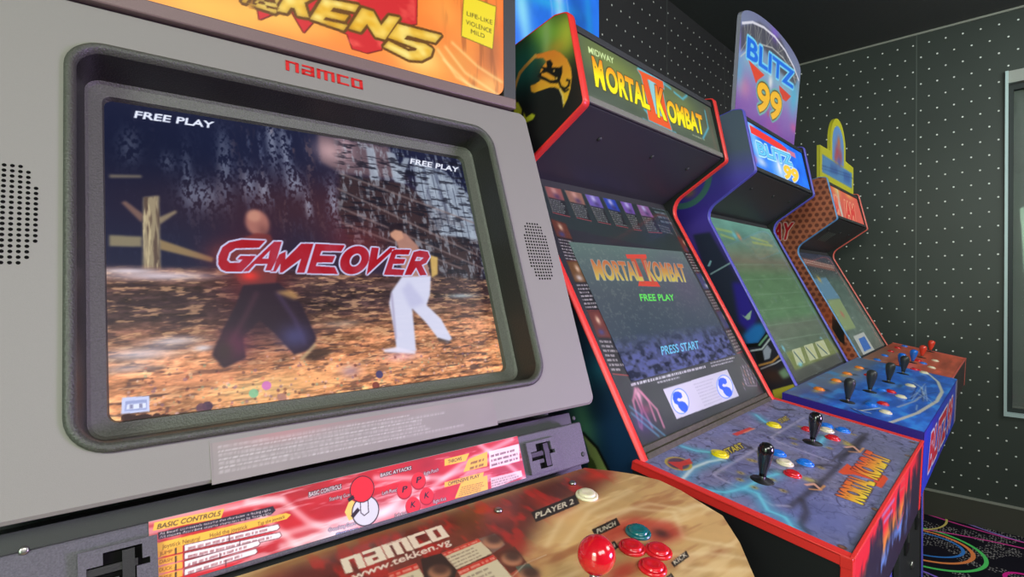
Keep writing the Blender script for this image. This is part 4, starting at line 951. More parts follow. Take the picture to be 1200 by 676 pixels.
def retainers(m_, col=M_darkgrey, foot=None):
    d = unit(m_.A-m_.B); up = np.array([0, d[0], d[1]]); nr = np.cross(EX, up); a, b = m_.a+.019, m_.b-.019
    for q, k, w_ in ((m_.A+np.array((.010, -.012)), -.006, .014), (m_.B+np.array((.012, .010)), .005, .013)):
        p = np.array([0, q[0], q[1]])+up*k+nr*.003
        MB().bar(p+EX*a, p+EX*b, nr, w_, .005, foot if foot and k > 0 else col).build('marquee_retainer', m_.t, bevel=.001)
    # bolts under the overhang
    for fx in (.2, .55, .85):
        for fy in (.35,):
            q = m_.B*(1-fy)+m_.E*fy; ud = unit(m_.E-m_.B); nn = np.array([0, -ud[1], ud[0]]); nn = nn if nn[2] < 0 else -nn
            P = np.array([a+(b-a)*fx, q[0], q[1]])-nn*.012
            MB().lathe(P, nn, [(.006, 0), (.006, .0015), (.003, .0035), (.001, .004)], M_darkgrey, 12).build('bolt', m_.t)
retainers(mk2, foot=M_retain)
# printed plexiglass over the monitor
def offn(p, q, k):                                   # shift the face line outward (towards the player) by k
    d = unit(q-p); n_ = np.array([-d[1], d[0]]); n_ = n_ if n_[0] < 0 else -n_; return p+n_*k
lo, hi = mk2.C+unit(mk2.E-mk2.C)*.022, mk2.E-unit(mk2.E-mk2.C)*.012
p_, q_ = offn(lo, hi, -.008), offn(hi, lo, -.008)
c = mk2.face(p_, q_, a, b, 0, 460, (46, 48, 52))
c.a = c.a*(.92+.16*noise(c.ny, c.nx, 40, 60, 3, 210))[..., None]
c.poly([(630, 205), (785, 238), (802, 298), (640, 262)], (44, 56, 54)); 
c.line([(636, 211), (780, 242)], .003, (110, 126, 104), .8)
cols = [((637, 214), (656, 218), (668, 254), (648, 249)), ((660, 219), (680, 223), (693, 259), (676, 255)), ((683, 223), (700, 227), (716, 263), (701, 260)), ((704, 227), (719, 231), (736, 267), (722, 264)), ((724, 231), (738, 234), (752, 270), (743, 269)), ((744, 235), (757, 238), (776, 273), (760, 272))]
tint = [(150, 92, 84), (150, 110, 90), (110, 96, 170), (44, 70, 170), (120, 90, 170), (140, 100, 150)]
lp = lambda p, q, t: (p[0]+(q[0]-p[0])*t, p[1]+(q[1]-p[1])*t)
for k, (tl, tr, br, bl_) in enumerate(cols):
    c.poly([tl, tr, br, bl_], (40, 44, 44)); m1, m2 = lp(tl, bl_, .48), lp(tr, br, .48)
    c.poly([tl, tr, m2, m1], tint[k], .95, 1); c.spot(lp(lp(tl, tr, .5), lp(m1, m2, .5), .45), .012, .014, (206, 160, 140) if k < 2 else (190, 190, 226), .85); c.spot(lp(lp(tl, tr, .6), lp(m1, m2, .6), .8), .014, .010, (60, 50, 90), .7)
    c.small(lp(m1, bl_, .06), lp(m2, br, .06), lp(m1, bl_, .95), 7, (150, 160, 150), .85, .5, 220+k, .35); c.line([bl_, br], .002, (170, 80, 80), .9)
    c.line([tl, bl_], .0016, (110, 104, 90), .8)
c.small((762, 240), (776, 243), (776, 262), 4, (130, 150, 160), .7, .5, 230); c.small((770, 262), (784, 266), (776, 272), 3, (150, 150, 150), .6, .5, 231)
c.line([(776, 241), (800, 290)], .0025, (130, 150, 130), .7)
# side strips of portraits and moves
def strip(pts, seed):
    for k in range(len(pts)-1):
        (l0, r0), (l1, r1) = pts[k], pts[k+1]; c.poly([l0, r0, r1, l1], (34, 32, 36))
        m1, m2 = lp(l0, l1, .42), lp(r0, r1, .42); cl_ = [(70, 90, 140), (150, 84, 60), (156, 110, 60), (150, 70, 60), (70, 100, 160)][(k+seed) % 5]
        c.poly([l0, r0, m2, m1], np.array(cl_)*.7, .9, 1); c.spot(lp(lp(l0, r0, .5), lp(m1, m2, .5), .35), .008, .010, (214, 190, 150), .9); c.spot(lp(lp(l0, r0, .4), lp(m1, m2, .4), .8), .012, .008, (206, 206, 190) if k % 2 else (60, 70, 120), .8)
        c.small(lp(m1, l1, .05), lp(m2, r1, .05), lp(m1, l1, .95), 7, (190, 190, 180), .85, .5, 240+seed*10+k, .4); c.line([l1, r1], .002, (170, 60, 60), .9)
strip([((645, 256), (663, 262)), ((664, 306), (682, 306)), ((688, 364), (704, 364)), ((718, 438), (737, 440))], 1)
strip([((793, 277), (804, 279)), ((815, 320), (828, 320)), ((839, 365), (851, 363)), ((864, 414), (875, 410))], 3)
# foot of the plexiglass
c.small((739, 449), (826, 428), (740, 453), 1, (220, 220, 220), .95, .8, 251, .0); c.small((770, 447), (798, 440), (771, 450), 1, (200, 200, 200), .9, .7, 252); c.small((832, 424), (861, 417), (834, 431), 2, (200, 200, 200), .9, .5, 253)
c.poly([(777, 456), (852, 433), (866, 464), (793, 491)], (196, 198, 204))
c.small((812, 449), (838, 441), (826, 477), 8, (140, 144, 156), .55, .35, 254, .3)
def mini_logo(cx, cy, ang, sx=1.0):
    ov = lambda rx, ry: [(cx+rx*math.cos(t)-.22*ry*math.sin(t)*-1*.5, cy+ry*math.sin(t)) for t in np.linspace(0, 2*math.pi, 36, endpoint=False)]
    c.poly(ov(10.6*sx, 15.2*sx), (90, 140, 232)); c.poly(ov(9.6*sx, 14*sx), (216, 220, 232))
    c.poly([(cx+x*sx*.92, cy+y*sx*.95) for x, y in ((-9, -9), (-6.5, -11.5), (-2.5, -12), (1.5, -10), (3, -5.5), (.5, -3), (-2.5, -4), (-4, -1.5), (-1.5, .5), (2.5, 0), (6.5, 1.5), (9.8, 6), (9.6, 11), (6.5, 14), (2, 12), (-1.5, 8), (-3, 4.5), (-7, 2.5), (-9.4, -3))], (28, 88, 224))
mini_logo(797, 470, 0); mini_logo(849.5, 453, 0, .92)
# two skeletal ornaments left and right of the card, drawn as plain bony shapes
for q in ([(745, 456), (742, 470), (750, 500)], [(748, 456), (760, 470), (768, 492)], [(748, 462), (754, 480), (764, 500)], [(745, 466), (752, 482), (752, 502)], [(752, 460), (770, 480), (778, 500)]): c.line(q, .006, (196, 120, 140), .85, 1)
c.spot((748, 462), .012, .016, (214, 160, 170), .9); c.spot((757, 480), .02, .012, (150, 60, 90), .7); c.spot((752, 495), .04, .03, (70, 50, 110), .6)
for q in ([(738, 476), (780, 511)], [(740, 484), (772, 511)]): c.line(q, .004, (84, 150, 170), .8, 1)
for k in range(26):
    x = 871+(k % 5)*3+((k//5) % 2)*1.5; y = 430+(k//5)*5-(k % 5)*.6; c.spot((x, y), .004, .006, [(206, 190, 206), (150, 130, 160), (196, 130, 110)][k % 3], .85)
c.line([(868, 430), (876, 452), (887, 452), (886, 436)], .003, (170, 150, 170), .6)
c.line([(870, 420), (897, 460)], .003, (96, 150, 130), .8)
mb = MB(); c.grid(mb, M_plexi); nrm = c.n; mb.frame_box(c.O+c.ex*c.w/2+c.ey*c.h/2-nrm*.0035, c.ex*c.w/2, c.ey*c.h/2, nrm*.003, M_black)
mb.build('monitor_bezel', mk2.t, label='dark printed glass around the screen with move lists and a white card')
# screen
Pl = c; ps = [Pl.m(q)/Pl.k for q in ((666, 281), (800.5, 296.5), (862, 416), (738, 447))]
x0, x1 = (ps[0][0]+ps[3][0])/2, (ps[1][0]+ps[2][0])/2; y0, y1 = (ps[2][1]+ps[3][1])/2, (ps[0][1]+ps[1][1])/2
c = Canvas(Pl.O+Pl.ex*x0+Pl.ey*y0+Pl.n*.0012, Pl.ex, Pl.ey, x1-x0, y1-y0, 400, (74, 84, 92))
ny, nx = c.ny, c.nx
c.grad([(0, (64, 68, 112)), (.16, (68, 74, 116)), (.3, (62, 74, 90)), (.6, (74, 84, 94)), (1, (94, 116, 112))])  # grey stone backdrop, paled with glass haze painted into its colours
c.put(noise(ny, nx, 90, 90, 3, 260)*.5, (110, 110, 118), .5)
st = np.clip((.30-c.Y/ny)*6, 0, 1); br = noise(ny, nx, 7, 13, 2, 261); c.put(st*np.clip((br-.5)*5, 0, 1), (98, 104, 170), .8); c.put(st*np.clip((.44-br)*8, 0, 1), (30, 34, 56), .8)
c.put(np.clip(1-st, 0, 1)*np.clip((noise(ny, nx, 4, 6, 2, 262)-.62)*6, 0, 1), (150, 160, 150), .2); c.spot((800, 330), .12, .1, (96, 84, 112), .5)
for q in ([(733, 298), (757, 298), (758, 303), (735, 303)], [(749, 329), (770, 330), (774, 336), (748, 335)]): c.poly(q, (214, 76, 66))
for q in ([(738, 302), (744, 302), (757, 333), (752, 333)], [(750, 302), (756, 302), (769, 334), (763, 334)]): c.poly(q, (196, 84, 64), .9)
tq = np.clip((c.Y-c.m((750, 328))[1])/(c.m((740, 304))[1]-c.m((750, 328))[1]), 0, 1)[..., None]
fr_ = np.array((226, 206, 90))/255.*(1-tq)+np.array((206, 96, 70))/255.*tq
for t_, p0, p1, pt in (('MORTAL', (699, 327), (754, 328), (692, 304)), ('KOMBAT', (761, 328), (806, 329.5), (755, 306))):
    M = c.tmask(t_, p0, p1, pt, .03); c.put(c.grow(M, 1.4), (176, 170, 160), .8); c.put(M, fr_*.82+.06)  # title muted and lifted to paint in the haze on the glass
c.text('FREE PLAY', (751, 352.5), (791, 352), (749, 344.5), (104, 232, 96), .02); c.text('PRESS START', (776, 416), (820, 408), (774, 406), (120, 206, 246), .012)
mb = MB(); c.grid(mb, M_crt); mb.build('screen', mk2.t, label='dim grey and blue screen reading FREE PLAY and PRESS START')
# wooden ledge between glass and panel
mb = MB(); M_ledge = plain('worn_black_wood', (70, 66, 54), .5, .4, bump=.4, bscale=90, var=.3)
e = .009
for (k0, k1, s_) in ((-.004, .012, .0), (.012, .024, -.005)):
    pA, pB = mk2.C+unit(mk2.E-mk2.C)*k0, mk2.C+unit(mk2.E-mk2.C)*k1; d_ = unit(pB-pA); nv = np.array([0, -d_[1], d_[0]]); ctr = (pA+pB)/2
    mb.frame_box(np.array([(a+b)/2, ctr[0], ctr[1]])-np.array([0, 0, 0])+nv*(-.004+s_)*-1*-1, EX*(b-a)/2, np.array([0, d_[0], d_[1]])*np.linalg.norm(pB-pA)/2, nv*.006, M_ledge)
mb.build('ledge', mk2.t, bevel=.0015)
# control panel
top, frc = mk2.panel(.771, 1.449, (.461, .990), (.149, .938), .148, M_tred, 440)
c = top; ny, nx = c.ny, c.nx
n = noise(ny, nx, 12, 12, 4, 270); n2 = noise(ny, nx, 50, 50, 3, 271)
c.a[:] = np.array((118, 122, 158))/255.*(.68+.3*n+.4*n2)[..., None]
c.put(np.clip((n2-.45)*3, 0, 1)*.5, (104, 100, 100)); c.put(np.clip(1-np.abs(noise(ny, nx, 22, 30, 3, 272)-.5)*38, 0, 1), (44, 46, 64), .75); c.put(np.clip(1-np.abs(noise(ny, nx, 12, 16, 3, 273)-.47)*30, 0, 1), (60, 62, 84), .5); c.put(np.clip((noise(ny, nx, 5, 6, 2, 274)-.66)*8, 0, 1), (170, 174, 206), .35); c.spot((960, 610), .12, .12, (90, 104, 160), .5); c.spot((1040, 530), .1, .1, (104, 108, 116), .5)
crack = (52, 50, 56)
for q in ([(1016, 508), (998, 524), (985, 540)], [(1012, 512), (1000, 528), (980, 536)], [(985, 543), (972, 556), (950, 575), (925, 594)], [(940, 585), (945, 600), (938, 615), (948, 625)], [(870, 520), (920, 546), (975, 545)], [(1000, 650), (1010, 630), (1030, 600)], [(903, 476), (914, 480), (930, 480)]): c.line(q, .008, crack, .8, 2)
for q in ([(836, 556), (895, 521)], [(836, 556), (846, 562), (880, 577), (905, 592)], [(904, 512), (943, 489)], [(904, 512), (912, 518), (972, 540)], [(910, 592), (925, 593)]): c.line(q, .005, (170, 168, 190), .85, 1)
c.line([(975, 540), (990, 526), (1012, 508)], .004, (80, 80, 90), .8)
cy = (110, 206, 220)
for q in ([(800, 523), (815, 528), (834, 530)], [(800, 561), (812, 548), (830, 541), (846, 538)], [(820, 573), (850, 577), (872, 572), (888, 578), (900, 598), (920, 606), (932, 622), (938, 630)], [(872, 572), (895, 560), (912, 555)], [(886, 486), (896, 494), (902, 497)], [(960, 520), (966, 512)]):
    c.line(q, .022, (80, 176, 200), .65, 5); c.line(q, .0055, cy if q[0][0] != 800 or q[0][1] < 540 else (226, 236, 226), .9, 1)
c.spot((840, 535), .03, .012, (90, 170, 180), .6)
c.ring((795, 543), .028, .005, (196, 170, 60), .9, .022, .2); c.disc((795, 543), .024, (76, 40, 40), .7, 1, .017, .2); c.poly([(782, 541), (797, 541), (808, 537), (812, 543), (800, 546), (800, 552), (794, 548)], (206, 56, 40), .9)
c.disc((844, 531), .016, (226, 206, 40)); c.line([(862, 509), (880, 502)], .010, (206, 70, 60)); c.line([(872, 507), (884, 502)], .004, (226, 150, 120), .8)
for t_, p0, p1, pt in (('START', (852, 533), (873, 524), (847, 527)),): c.text(t_, p0, p1, pt, (214, 196, 70), .02, (40, 36, 30), 1.5)
c.text('START', (916, 496), (926, 491), (911, 492), (206, 186, 70), .02, (40, 36, 30), 1.2)
for (x, y) in ((868, 554), (867, 562), (884, 560), (884, 571), (879, 539), (905, 562), (930, 514), (931, 520), (938, 500), (972, 525), (993, 519), (1000, 509), (962, 548), (918, 575), (884, 540), (990, 517)): 
    c.spot((x, y), .007, .007, (190, 166, 70), .8); c.disc((x, y), .002, (60, 50, 40))
for (x, y) in ((948, 562), (994, 521)): c.spot((x, y), .012, .012, (206, 190, 80), .8)
for (x, y) in ((957, 570), (1003, 526)):
    c.spot((x, y), .02, .012, (40, 36, 36), .8); c.line([(x-12, y-2), (x-3, y-3), (x+4, y+3)], .006, (226, 170, 140), .9); c.line([(x-8, y+3), (x+4, y+4), (x+9, y-1)], .004, (210, 150, 90), .9)
# fiery title on the panel: II with two words across it
for q in ([(982, 553), (993, 543), (997, 546), (1036, 557), (1034, 565), (1000, 556), (988, 556)], [(1024, 563), (1037, 557), (1041, 561), (1033, 572), (1024, 568)]): c.poly(q, (222, 84, 46))
tq = np.clip((c.Y-c.m((1025, 565))[1])/(c.m((995, 553))[1]-c.m((1025, 565))[1]), 0, 1)[..., None]; fr_ = np.array((240, 216, 60))/255.*(1-tq)+np.array((226, 84, 50))/255.*tq
for t_, p0, p1, pt in (('MORTAL', (1009, 591), (1024, 565), (979, 580)), ('KOMBAT', (1026, 562), (1042, 537), (997, 550))):
    M = c.tmask(t_, p0, p1, pt, .06); c.put(c.grow(M, 1.5), (60, 34, 30), .9); c.put(M, fr_)
for (x, y) in ((987, 641), (1069, 518), (1026, 597), (1064, 534)): c.disc((x, y), .006, (90, 66, 54)); c.disc((x-.5, y-.5), .003, (130, 100, 84))
c = frc; ny, nx = c.ny, c.nx; c.a[:] = np.array((34, 34, 40))/255.
n = noise(ny, nx, 40, 26, 4, 280); hgt = c.Y/ny; fade = np.clip((c.X/nx-.05)*4, 0, 1)*np.clip((.80-c.X/nx)*6, 0, 1)
c.put(np.clip((hgt-.62+1.1*(n-.5))*5, 0, 1)*np.clip((.95-c.X/nx)*8, 0, 1), (226, 36, 38)); c.put(np.clip((hgt-.50+1.1*(n-.5))*5, 0, 1)*np.clip((.76-hgt)*6, 0, 1)*fade, (230, 160, 50), .85); c.put(np.clip((hgt-.30+1.2*(n-.5))*5, 0, 1)*np.clip((.54-hgt)*6, 0, 1)*fade, (110, 170, 226), .85)
for q in ([(1034, 605), (1048, 585)], [(1036, 612), (1046, 598)]): c.line(q, .006, (160, 150, 190), .8, 1)
for q in ([(1052, 570), (1060, 560), (1059, 600), (1052, 620), (1050, 600)], [(1055, 575), (1060, 570)]): c.line(q, .004, (206, 90, 70), .9)
mk2.panel_build(top, frc, M_tred, label='blue grey stone patterned control panel edged in red')
for q in ((844, 531), (907, 497)): mk2.btn(q, M_yellow, .0150, label='yellow start button')
for q, m_ in (((912, 530), M_blue), ((920, 541), M_white), ((929, 554), M_red), ((944, 541), M_blue), ((969, 498), M_blue), ((969, 503), M_white), ((976, 512), M_red), ((988, 503), M_blue), ((946, 502), M_red)): 
    mk2.btn(q, m_, .0145 if q != (946, 502) else .012)
for q in ((893, 563), (952, 519)): mk2.bat(q, 0, M_bat, 'glossy black bat handle', L=.056, r=.0125)

# ===== football cabinet with violet edging
bz = Mid('arcade_cabinet', 'violet edged football arcade cabinet with a tall arched printed sign standing on top', 1.6831, 2.343, (.618, 1.822), (.580, 1.625), (.741, 1.517), (.468, .986), .24, M_tblue, None)
c = side_canvas(bz, 420, (42, 44, 60))
c.grad([(0, (24, 22, 30)), (.50, (40, 38, 50)), (.62, (42, 44, 60)), (.80, (84, 64, 176)), (.85, (92, 90, 186)), (.895, (92, 106, 120)), (1.0, (84, 100, 114))])
c.spot((815, 300), .06, .05, (92, 48, 150), .8); c.spot((870, 240), .1, .1, (84, 60, 180), .6)
c.poly([(812, 275), (832, 272), (868, 335), (880, 380), (850, 380), (830, 330)], (40, 48, 66), .95, 1); c.line([(833, 321), (856, 308)], .005, (140, 170, 176)); c.poly([(829, 312), (832, 305), (834, 306), (832, 312)], (140, 190, 200))
c.poly([(858, 330), (872, 332), (888, 372), (880, 392), (866, 378)], (52, 40, 160), .95, 2); c.poly([(868, 368), (873, 371), (881, 363), (879, 374), (876, 375)], (170, 206, 180))
c.poly([(870, 393), (884, 380), (894, 378), (898, 390), (890, 402), (876, 405)], (40, 130, 214), .95, 2)
c.line([(876, 405), (890, 404), (900, 390)], .012, (14, 16, 18)); c.line([(880, 411), (893, 409), (903, 396)], .005, (200, 210, 214)); c.line([(890, 404), (899, 393)], .006, (150, 214, 170), .8)
c.poly([(894, 411), (899, 404), (904, 410), (902, 420), (896, 422)], (170, 176, 196)); c.poly([(884, 412), (893, 411), (896, 424), (888, 426)], (28, 26, 28))
c.line([(890, 428), (905, 424), (915, 415)], .006, (206, 150, 80)); c.line([(892, 432), (908, 426), (918, 420)], .004, (206, 206, 220)); c.spot((905, 440), .05, .03, (80, 50, 40), .8); c.poly([(912, 436), (920, 430), (927, 440), (918, 444)], (150, 190, 150), .8, 1)
c.poly([(905, 457), (930, 450), (935, 462), (908, 470)], (196, 186, 60)); c.ring((800, 210), .10, .02, (90, 150, 130)); c.spot((806, 226), .03, .02, (200, 170, 60), .8)
bz.side('l', (c, side_clip(bz, c))); bz.side('r')
a, b = bz.a+.0195, bz.b-.0195
c = bz.face(bz.B+np.array((.012, .012)), bz.A+np.array((.010, -.012)), a, b, .0012, 320, (30, 110, 236))
ny, nx = c.ny, c.nx; c.a = np.clip(c.a*(.8+.5*noise(ny, nx, 20, 30, 3, 301))[..., None], 0, 1)
c.spot((915, 200), .1, .06, (206, 236, 255), .8); c.spot((886, 172), .05, .05, (170, 226, 255), .8); c.spot((893, 190), .06, .02, (240, 246, 255), .7); c.spot((884, 186), .03, .02, (220, 60, 100), .7); c.spot((880, 150), .05, .03, (210, 240, 255), .8)
c.line([(881, 152), (900, 163), (916, 173), (921, 177)], .028, (240, 60, 56)); c.line([(924, 178), (931, 182)], .02, (206, 120, 150))
M = c.tmask('BLITZ', (889, 180), (929, 194), (886, 166), .03); c.put(c.grow(M, 4), (190, 240, 255)); c.put(c.grow(M, 1.5), (40, 110, 200)); c.put(M, (110, 206, 246))
M = c.tmask('99', (918, 207), (936, 214), (918, 192), .05); c.put(c.grow(M, 2.5), (206, 226, 255)); c.put(M, (250, 206, 60)); c.spot((913, 195), .02, .03, (255, 246, 250), .8)
mb = MB(); c.grid(mb, M_lit); mb.build('marquee', bz.t, label='bright blue backlit title sign'); retainers(bz)
# topper
ty0, ty1, tz = .650, .6275, 1.830; tup = unit((0, ty1-ty0, .29)); cx = (bz.a+bz.b)/2
TO = np.array([cx-.36, ty0, tz]); c = Canvas(TO, EX, tup, .72, .40, 300, (110, 80, 160)); ny, nx = c.ny, c.nx
c.grad([(0, (120, 70, 160)), (.25, (140, 110, 180)), (.45, (130, 170, 196)), (.7, (120, 130, 160)), (1, (110, 108, 150))])
c.spot((870, 100), .08, .04, (206, 130, 160), .7); c.spot((866, 85), .05, .06, (90, 170, 200), .7); c.spot((930, 115), .05, .08, (80, 170, 206), .8); c.spot((905, 148), .1, .03, (150, 60, 160), .7); c.spot((930, 150), .05, .02, (206, 90, 150), .7); c.spot((868, 48), .04, .05, (140, 100, 220), .6)
arch = blur(c.raster([c.mm([(868, 30), (890, 26), (915, 46), (935, 90), (932, 100), (915, 85), (890, 50), (868, 60)])]), 2); c.put(arch, (70, 68, 76), .8)
pts = [(870, 27), (882, 26), (895, 32), (908, 43), (920, 59), (930, 78), (936, 94)]
pin = [(868, 66), (880, 56), (892, 52), (905, 56), (918, 68), (928, 84), (932, 97)]
c.spot((908, 40), .05, .03, (130, 90, 210), .7)
for k in range(6):
    for w_ in (.2, .55, .9):
        p = lp(pts[k], pts[k+1], w_); q = lp(pin[k], pin[min(6, k+1)], .5); c.line([p, q], .0022, (206, 206, 190), .6); c.line([lp(pts[k], pts[k+1], 1-w_), pin[k+1]], .0018, (190, 190, 180), .5)
c.line(pts, .008, (226, 224, 236), .9); c.line(pin, .005, (200, 200, 196), .7); c.line([(868, 60), (880, 40)], .003, (206, 206, 200), .6)
M = c.tmask('BLITZ', (875, 66), (930, 104), (876, 42), .03); c.put(c.grow(M, 3), (120, 206, 240)); c.put(M, (30, 110, 226))
c.poly([(877, 70), (896, 88), (888, 94), (886, 98)], (222, 70, 46)); c.poly([(913, 100), (927, 113), (921, 119), (914, 114)], (214, 66, 46)); c.spot((903, 96), .025, .03, (226, 226, 226), .9)
M = c.tmask('99', (885, 126), (914, 143), (888.5, 93), .03); c.put(c.grow(M, 5), (110, 170, 170)); c.put(c.grow(M, 2), (100, 80, 30)); c.put(M, (246, 186, 40)); c.spot((900, 133), .012, .012, (206, 60, 50), .6)
top_ = [(.055, 0), (.665, 0), (.672, .29)]+[(.36+.312*math.cos(t), .29+.062*math.sin(t)) for t in np.linspace(0, math.pi, 24)[1:-1]]+[(.048, .29)]
mb = MB(); c.grid(mb, M_dim, clip=[(x*c.k, y*c.k) for x, y in top_]); mb.prism([TO+x*EX+y*tup-c.n*.001 for x, y in top_], -c.n*.012, plain('pale_acrylic_edge', (150, 150, 160), .3, .5)); 
for x in (.12, .60): mb.box((TO[0]+x-.02, ty0+.012, tz-.05), (TO[0]+x+.02, ty0+.016, tz+.06), M_darkgrey)
mb.build('topper_sign', bz.t, label='arched printed topper with yellow numerals')
# glass and field
lo, hi = bz.C+unit(bz.E-bz.C)*.004, bz.E-unit(bz.E-bz.C)*.010
p_, q_ = offn(lo, hi, -.008), offn(hi, lo, -.008); c = bz.face(p_, q_, a, b, 0, 300, (96, 132, 104)); ny, nx = c.ny, c.nx
c.grad([(0, (70, 72, 68)), (.10, (86, 88, 80)), (.14, (84, 104, 84)), (.3, (92, 104, 88)), (.36, (84, 122, 84)), (.62, (84, 118, 82)), (.72, (110, 108, 92)), (.80, (100, 128, 108)), (.88, (96, 140, 128)), (1, (110, 160, 146))])
c.a = c.a*(.88+.24*noise(ny, nx, 14, 40, 4, 311))[..., None]
for q in ([(840, 268), (858, 272)], [(880, 278), (900, 284)], [(845, 275), (860, 280)], [(882, 284), (905, 288)]): c.line(q, .010, (170, 184, 90), .6, 1)
c.spot((866, 277), .02, .02, (206, 140, 100), .9); c.spot((861, 276), .02, .02, (110, 190, 206), .8)
for k in range(6): c.line([lp((860, 310), (905, 400), k/5), lp((925, 310), (968, 390), k/5)], .003, (120, 150, 124), .5)
g = np.random.default_rng(9)
for k in range(40): c.spot((858+g.random()*90+k*.9, 300+g.random()*20+k*2.0), .008, .008, [(70, 100, 70), (130, 150, 124), (96, 126, 120)][k % 3], .5)
c.poly([(921, 413), (970, 396), (984, 412), (932, 434)], (120, 132, 70), .9, 1)
for q in ([(930, 410), (936, 428)], [(944, 405), (951, 423)], [(957, 401), (965, 418)]): c.poly([(q[0][0]-2, q[0][1]), (q[0][0]+8, q[0][1]-3), (q[1][0]+8, q[1][1]-3), (q[1][0]-2, q[1][1])], (200, 204, 170), .8); c.line([(q[0][0]+1, q[0][1]+3), (q[1][0]+4, q[1][1]-4)], .010, (70, 96, 96), .9); c.line([(q[0][0]+4, q[0][1]+1), (q[1][0]+6, q[1][1]-5)], .004, (190, 190, 90), .9)
c.spot((918, 408), .012, .012, (110, 190, 226), .9); c.spot((938, 427), .025, .008, (110, 190, 226), .9); c.spot((962, 396), .02, .006, (130, 190, 206), .7)
mb = MB(); c.grid(mb, artmat('lit_football_screen', .25, .5, emit=.9, coat=.5, base=.05)); mb.frame_box(c.O+c.ex*c.w/2+c.ey*c.h/2-c.n*.004, c.ex*c.w/2, c.ey*c.h/2, c.n*.0035, M_black); mb.build('screen', bz.t, label='green football field on a lit screen')
# four-player panel
top, frc = bz.panel(1.545, 2.475, (.462, .986), (.156, .936), .15, None, 420)
c = top; ny, nx = c.ny, c.nx; c.a[:] = np.array((40, 104, 206))/255.; n = noise(ny, nx, 10, 30, 4, 321); c.a = c.a*(.7+.6*n)[..., None]
M = np.clip((c.Y/ny-.62)*5, 0, 1); c.put(M, (120, 122, 130), .75); c.spot((1000, 440), .16, .06, (150, 160, 180), .5); c.put(np.clip((n-.55)*6, 0, 1)*.6, (60, 160, 226)); c.spot((950, 460), .1, .04, (60, 70, 150), .6)
c.line([(1041, 496), (1075, 484), (1098, 470), (1104, 459), (1099, 447), (1088, 438), (1077, 434)], .009, (196, 196, 186)); c.line([(1052, 477), (1072, 470), (1082, 462), (1080, 454), (1070, 448)], .006, (170, 180, 200), .8)
for k in range(16): c.line([(1060+g.random()*30, 445+g.random()*30), (1070+g.random()*30, 448+g.random()*34)], .003, (190, 200, 220) if k % 2 else (30, 50, 110), .6)
for (x, y) in ((990, 470), (1018, 459), (1040, 448), (1058, 440)): c.spot((x+8, y+4), .04, .02, (120, 160, 206), .6); c.spot((x-3, y+12), .05, .008, (40, 40, 56), .6)  # dark soft streak at each stick's foot is its shadow, painted in
for k in range(4): c.line([(997+k*4, 478+k), (1014+k*6, 487-k*3)], .004, [(30, 30, 34), (226, 226, 200)][k % 2], .9)
c = frc; c.a[:] = np.array((44, 66, 200))/255.; n = noise(c.ny, c.nx, 30, 30, 3, 331); c.put(np.clip((n-.52)*6, 0, 1), (84, 44, 170), .6); M = c.tmask('BLITZ 99', c.loc(.12, .03), c.loc(.76, .03), c.loc(.15, .115), .05, True); c.put(c.grow(M, 3.5), (226, 226, 240)); c.put(M, (214, 50, 70)); c.put(np.clip((c.X/c.nx-.90)*20, 0, 1), (170, 150, 150), .8)
for q in ((960, 455), (980, 445), (993, 437), (1007, 430)): top.spot((q[0]-3, q[1]+3), .03, .012, (206, 186, 90), .7); top.spot((q[0]+8, q[1]+2), .02, .012, (40, 40, 50), .7)
bz.panel_build(top, frc, None, plain('indigo_panel_side', (56, 40, 150), .4, .4), label='blue four player control panel with stadium lines')
for q in ((960, 455), (980, 445), (993, 437), (1007, 430)): bz.btn(q, M_orange, .0150, label='orange start button')
for q, m_ in (((1018, 430+9), M_red), ((1035, 472), M_red), ((1044, 458), M_red), ((1038, 482), M_white), ((1056, 464), M_white), ((1067, 451), M_white), ((1021, 473), M_blue), ((1033, 456), M_blue), ((1083, 436), M_white), ((1072, 432), M_red)): bz.btn(q, m_, .0145)
for q in ((993, 471), (1019, 459), (1041, 448), (1058, 438)): bz.bat(q, 0, M_bat2, 'dull black bat handle', L=.058, r=.0138)
# coin door below the panel
mb = MB(); y_ = .24-.006
mb.box((1.80, y_, .30), (2.22, .25, .74), M_darkgrey); o = mb.build('coin_door', bz.t, bevel=.003)
for x in (1.90, 2.12):
    MB().box((x-.03, y_-.006, .50), (x+.03, y_+.001, .64), M_black).box((x-.004, y_-.009, .53), (x+.004, y_-.005, .61), M_steel).build('coin_slot', o)
MB().lathe((2.01, y_+.001, .42), (0, -1, 0), [(.012, 0), (.012, .006), (.005, .008), (.001, .008)], M_steel, 16).build('lock', o)

# ===== basketball cabinet at the end of the row
nb_ = Mid('arcade_cabinet', 'basketball textured arcade cabinet with a yellow topper, last in the row by the end wall', 2.6511, 3.311, (.612, 1.748), (.570, 1.561), (.741, 1.441), (.485, .962), .336, M_tcoral, None, .09)
c = side_canvas(nb_, 520, (172, 98, 70)); ny, nx = c.ny, c.nx
ix, iy = np.meshgrid(np.arange(nx), np.arange(ny)); pt_ = 12.5; ro = np.round(iy/(pt_*.87)); fx = (ix/pt_+.5*(ro % 2)); dx = (fx-np.round(fx))*pt_; dy = iy-ro*pt_*.87
rr = np.sqrt(dx*dx+dy*dy); c.put(np.clip((4.6-rr)*.7, 0, 1), (104, 52, 40), .9); c.put(np.clip(1-np.abs(rr-5.6), 0, 1), (200, 124, 90), .5); c.mottle(.25, 50, 50, 341)
M = c.tmask('MIDWAY', (862, 281), (926, 280), (866, 263), .03); c.put(c.grow(M, 2), (236, 200, 190)); c.put(M, (206, 30, 44))
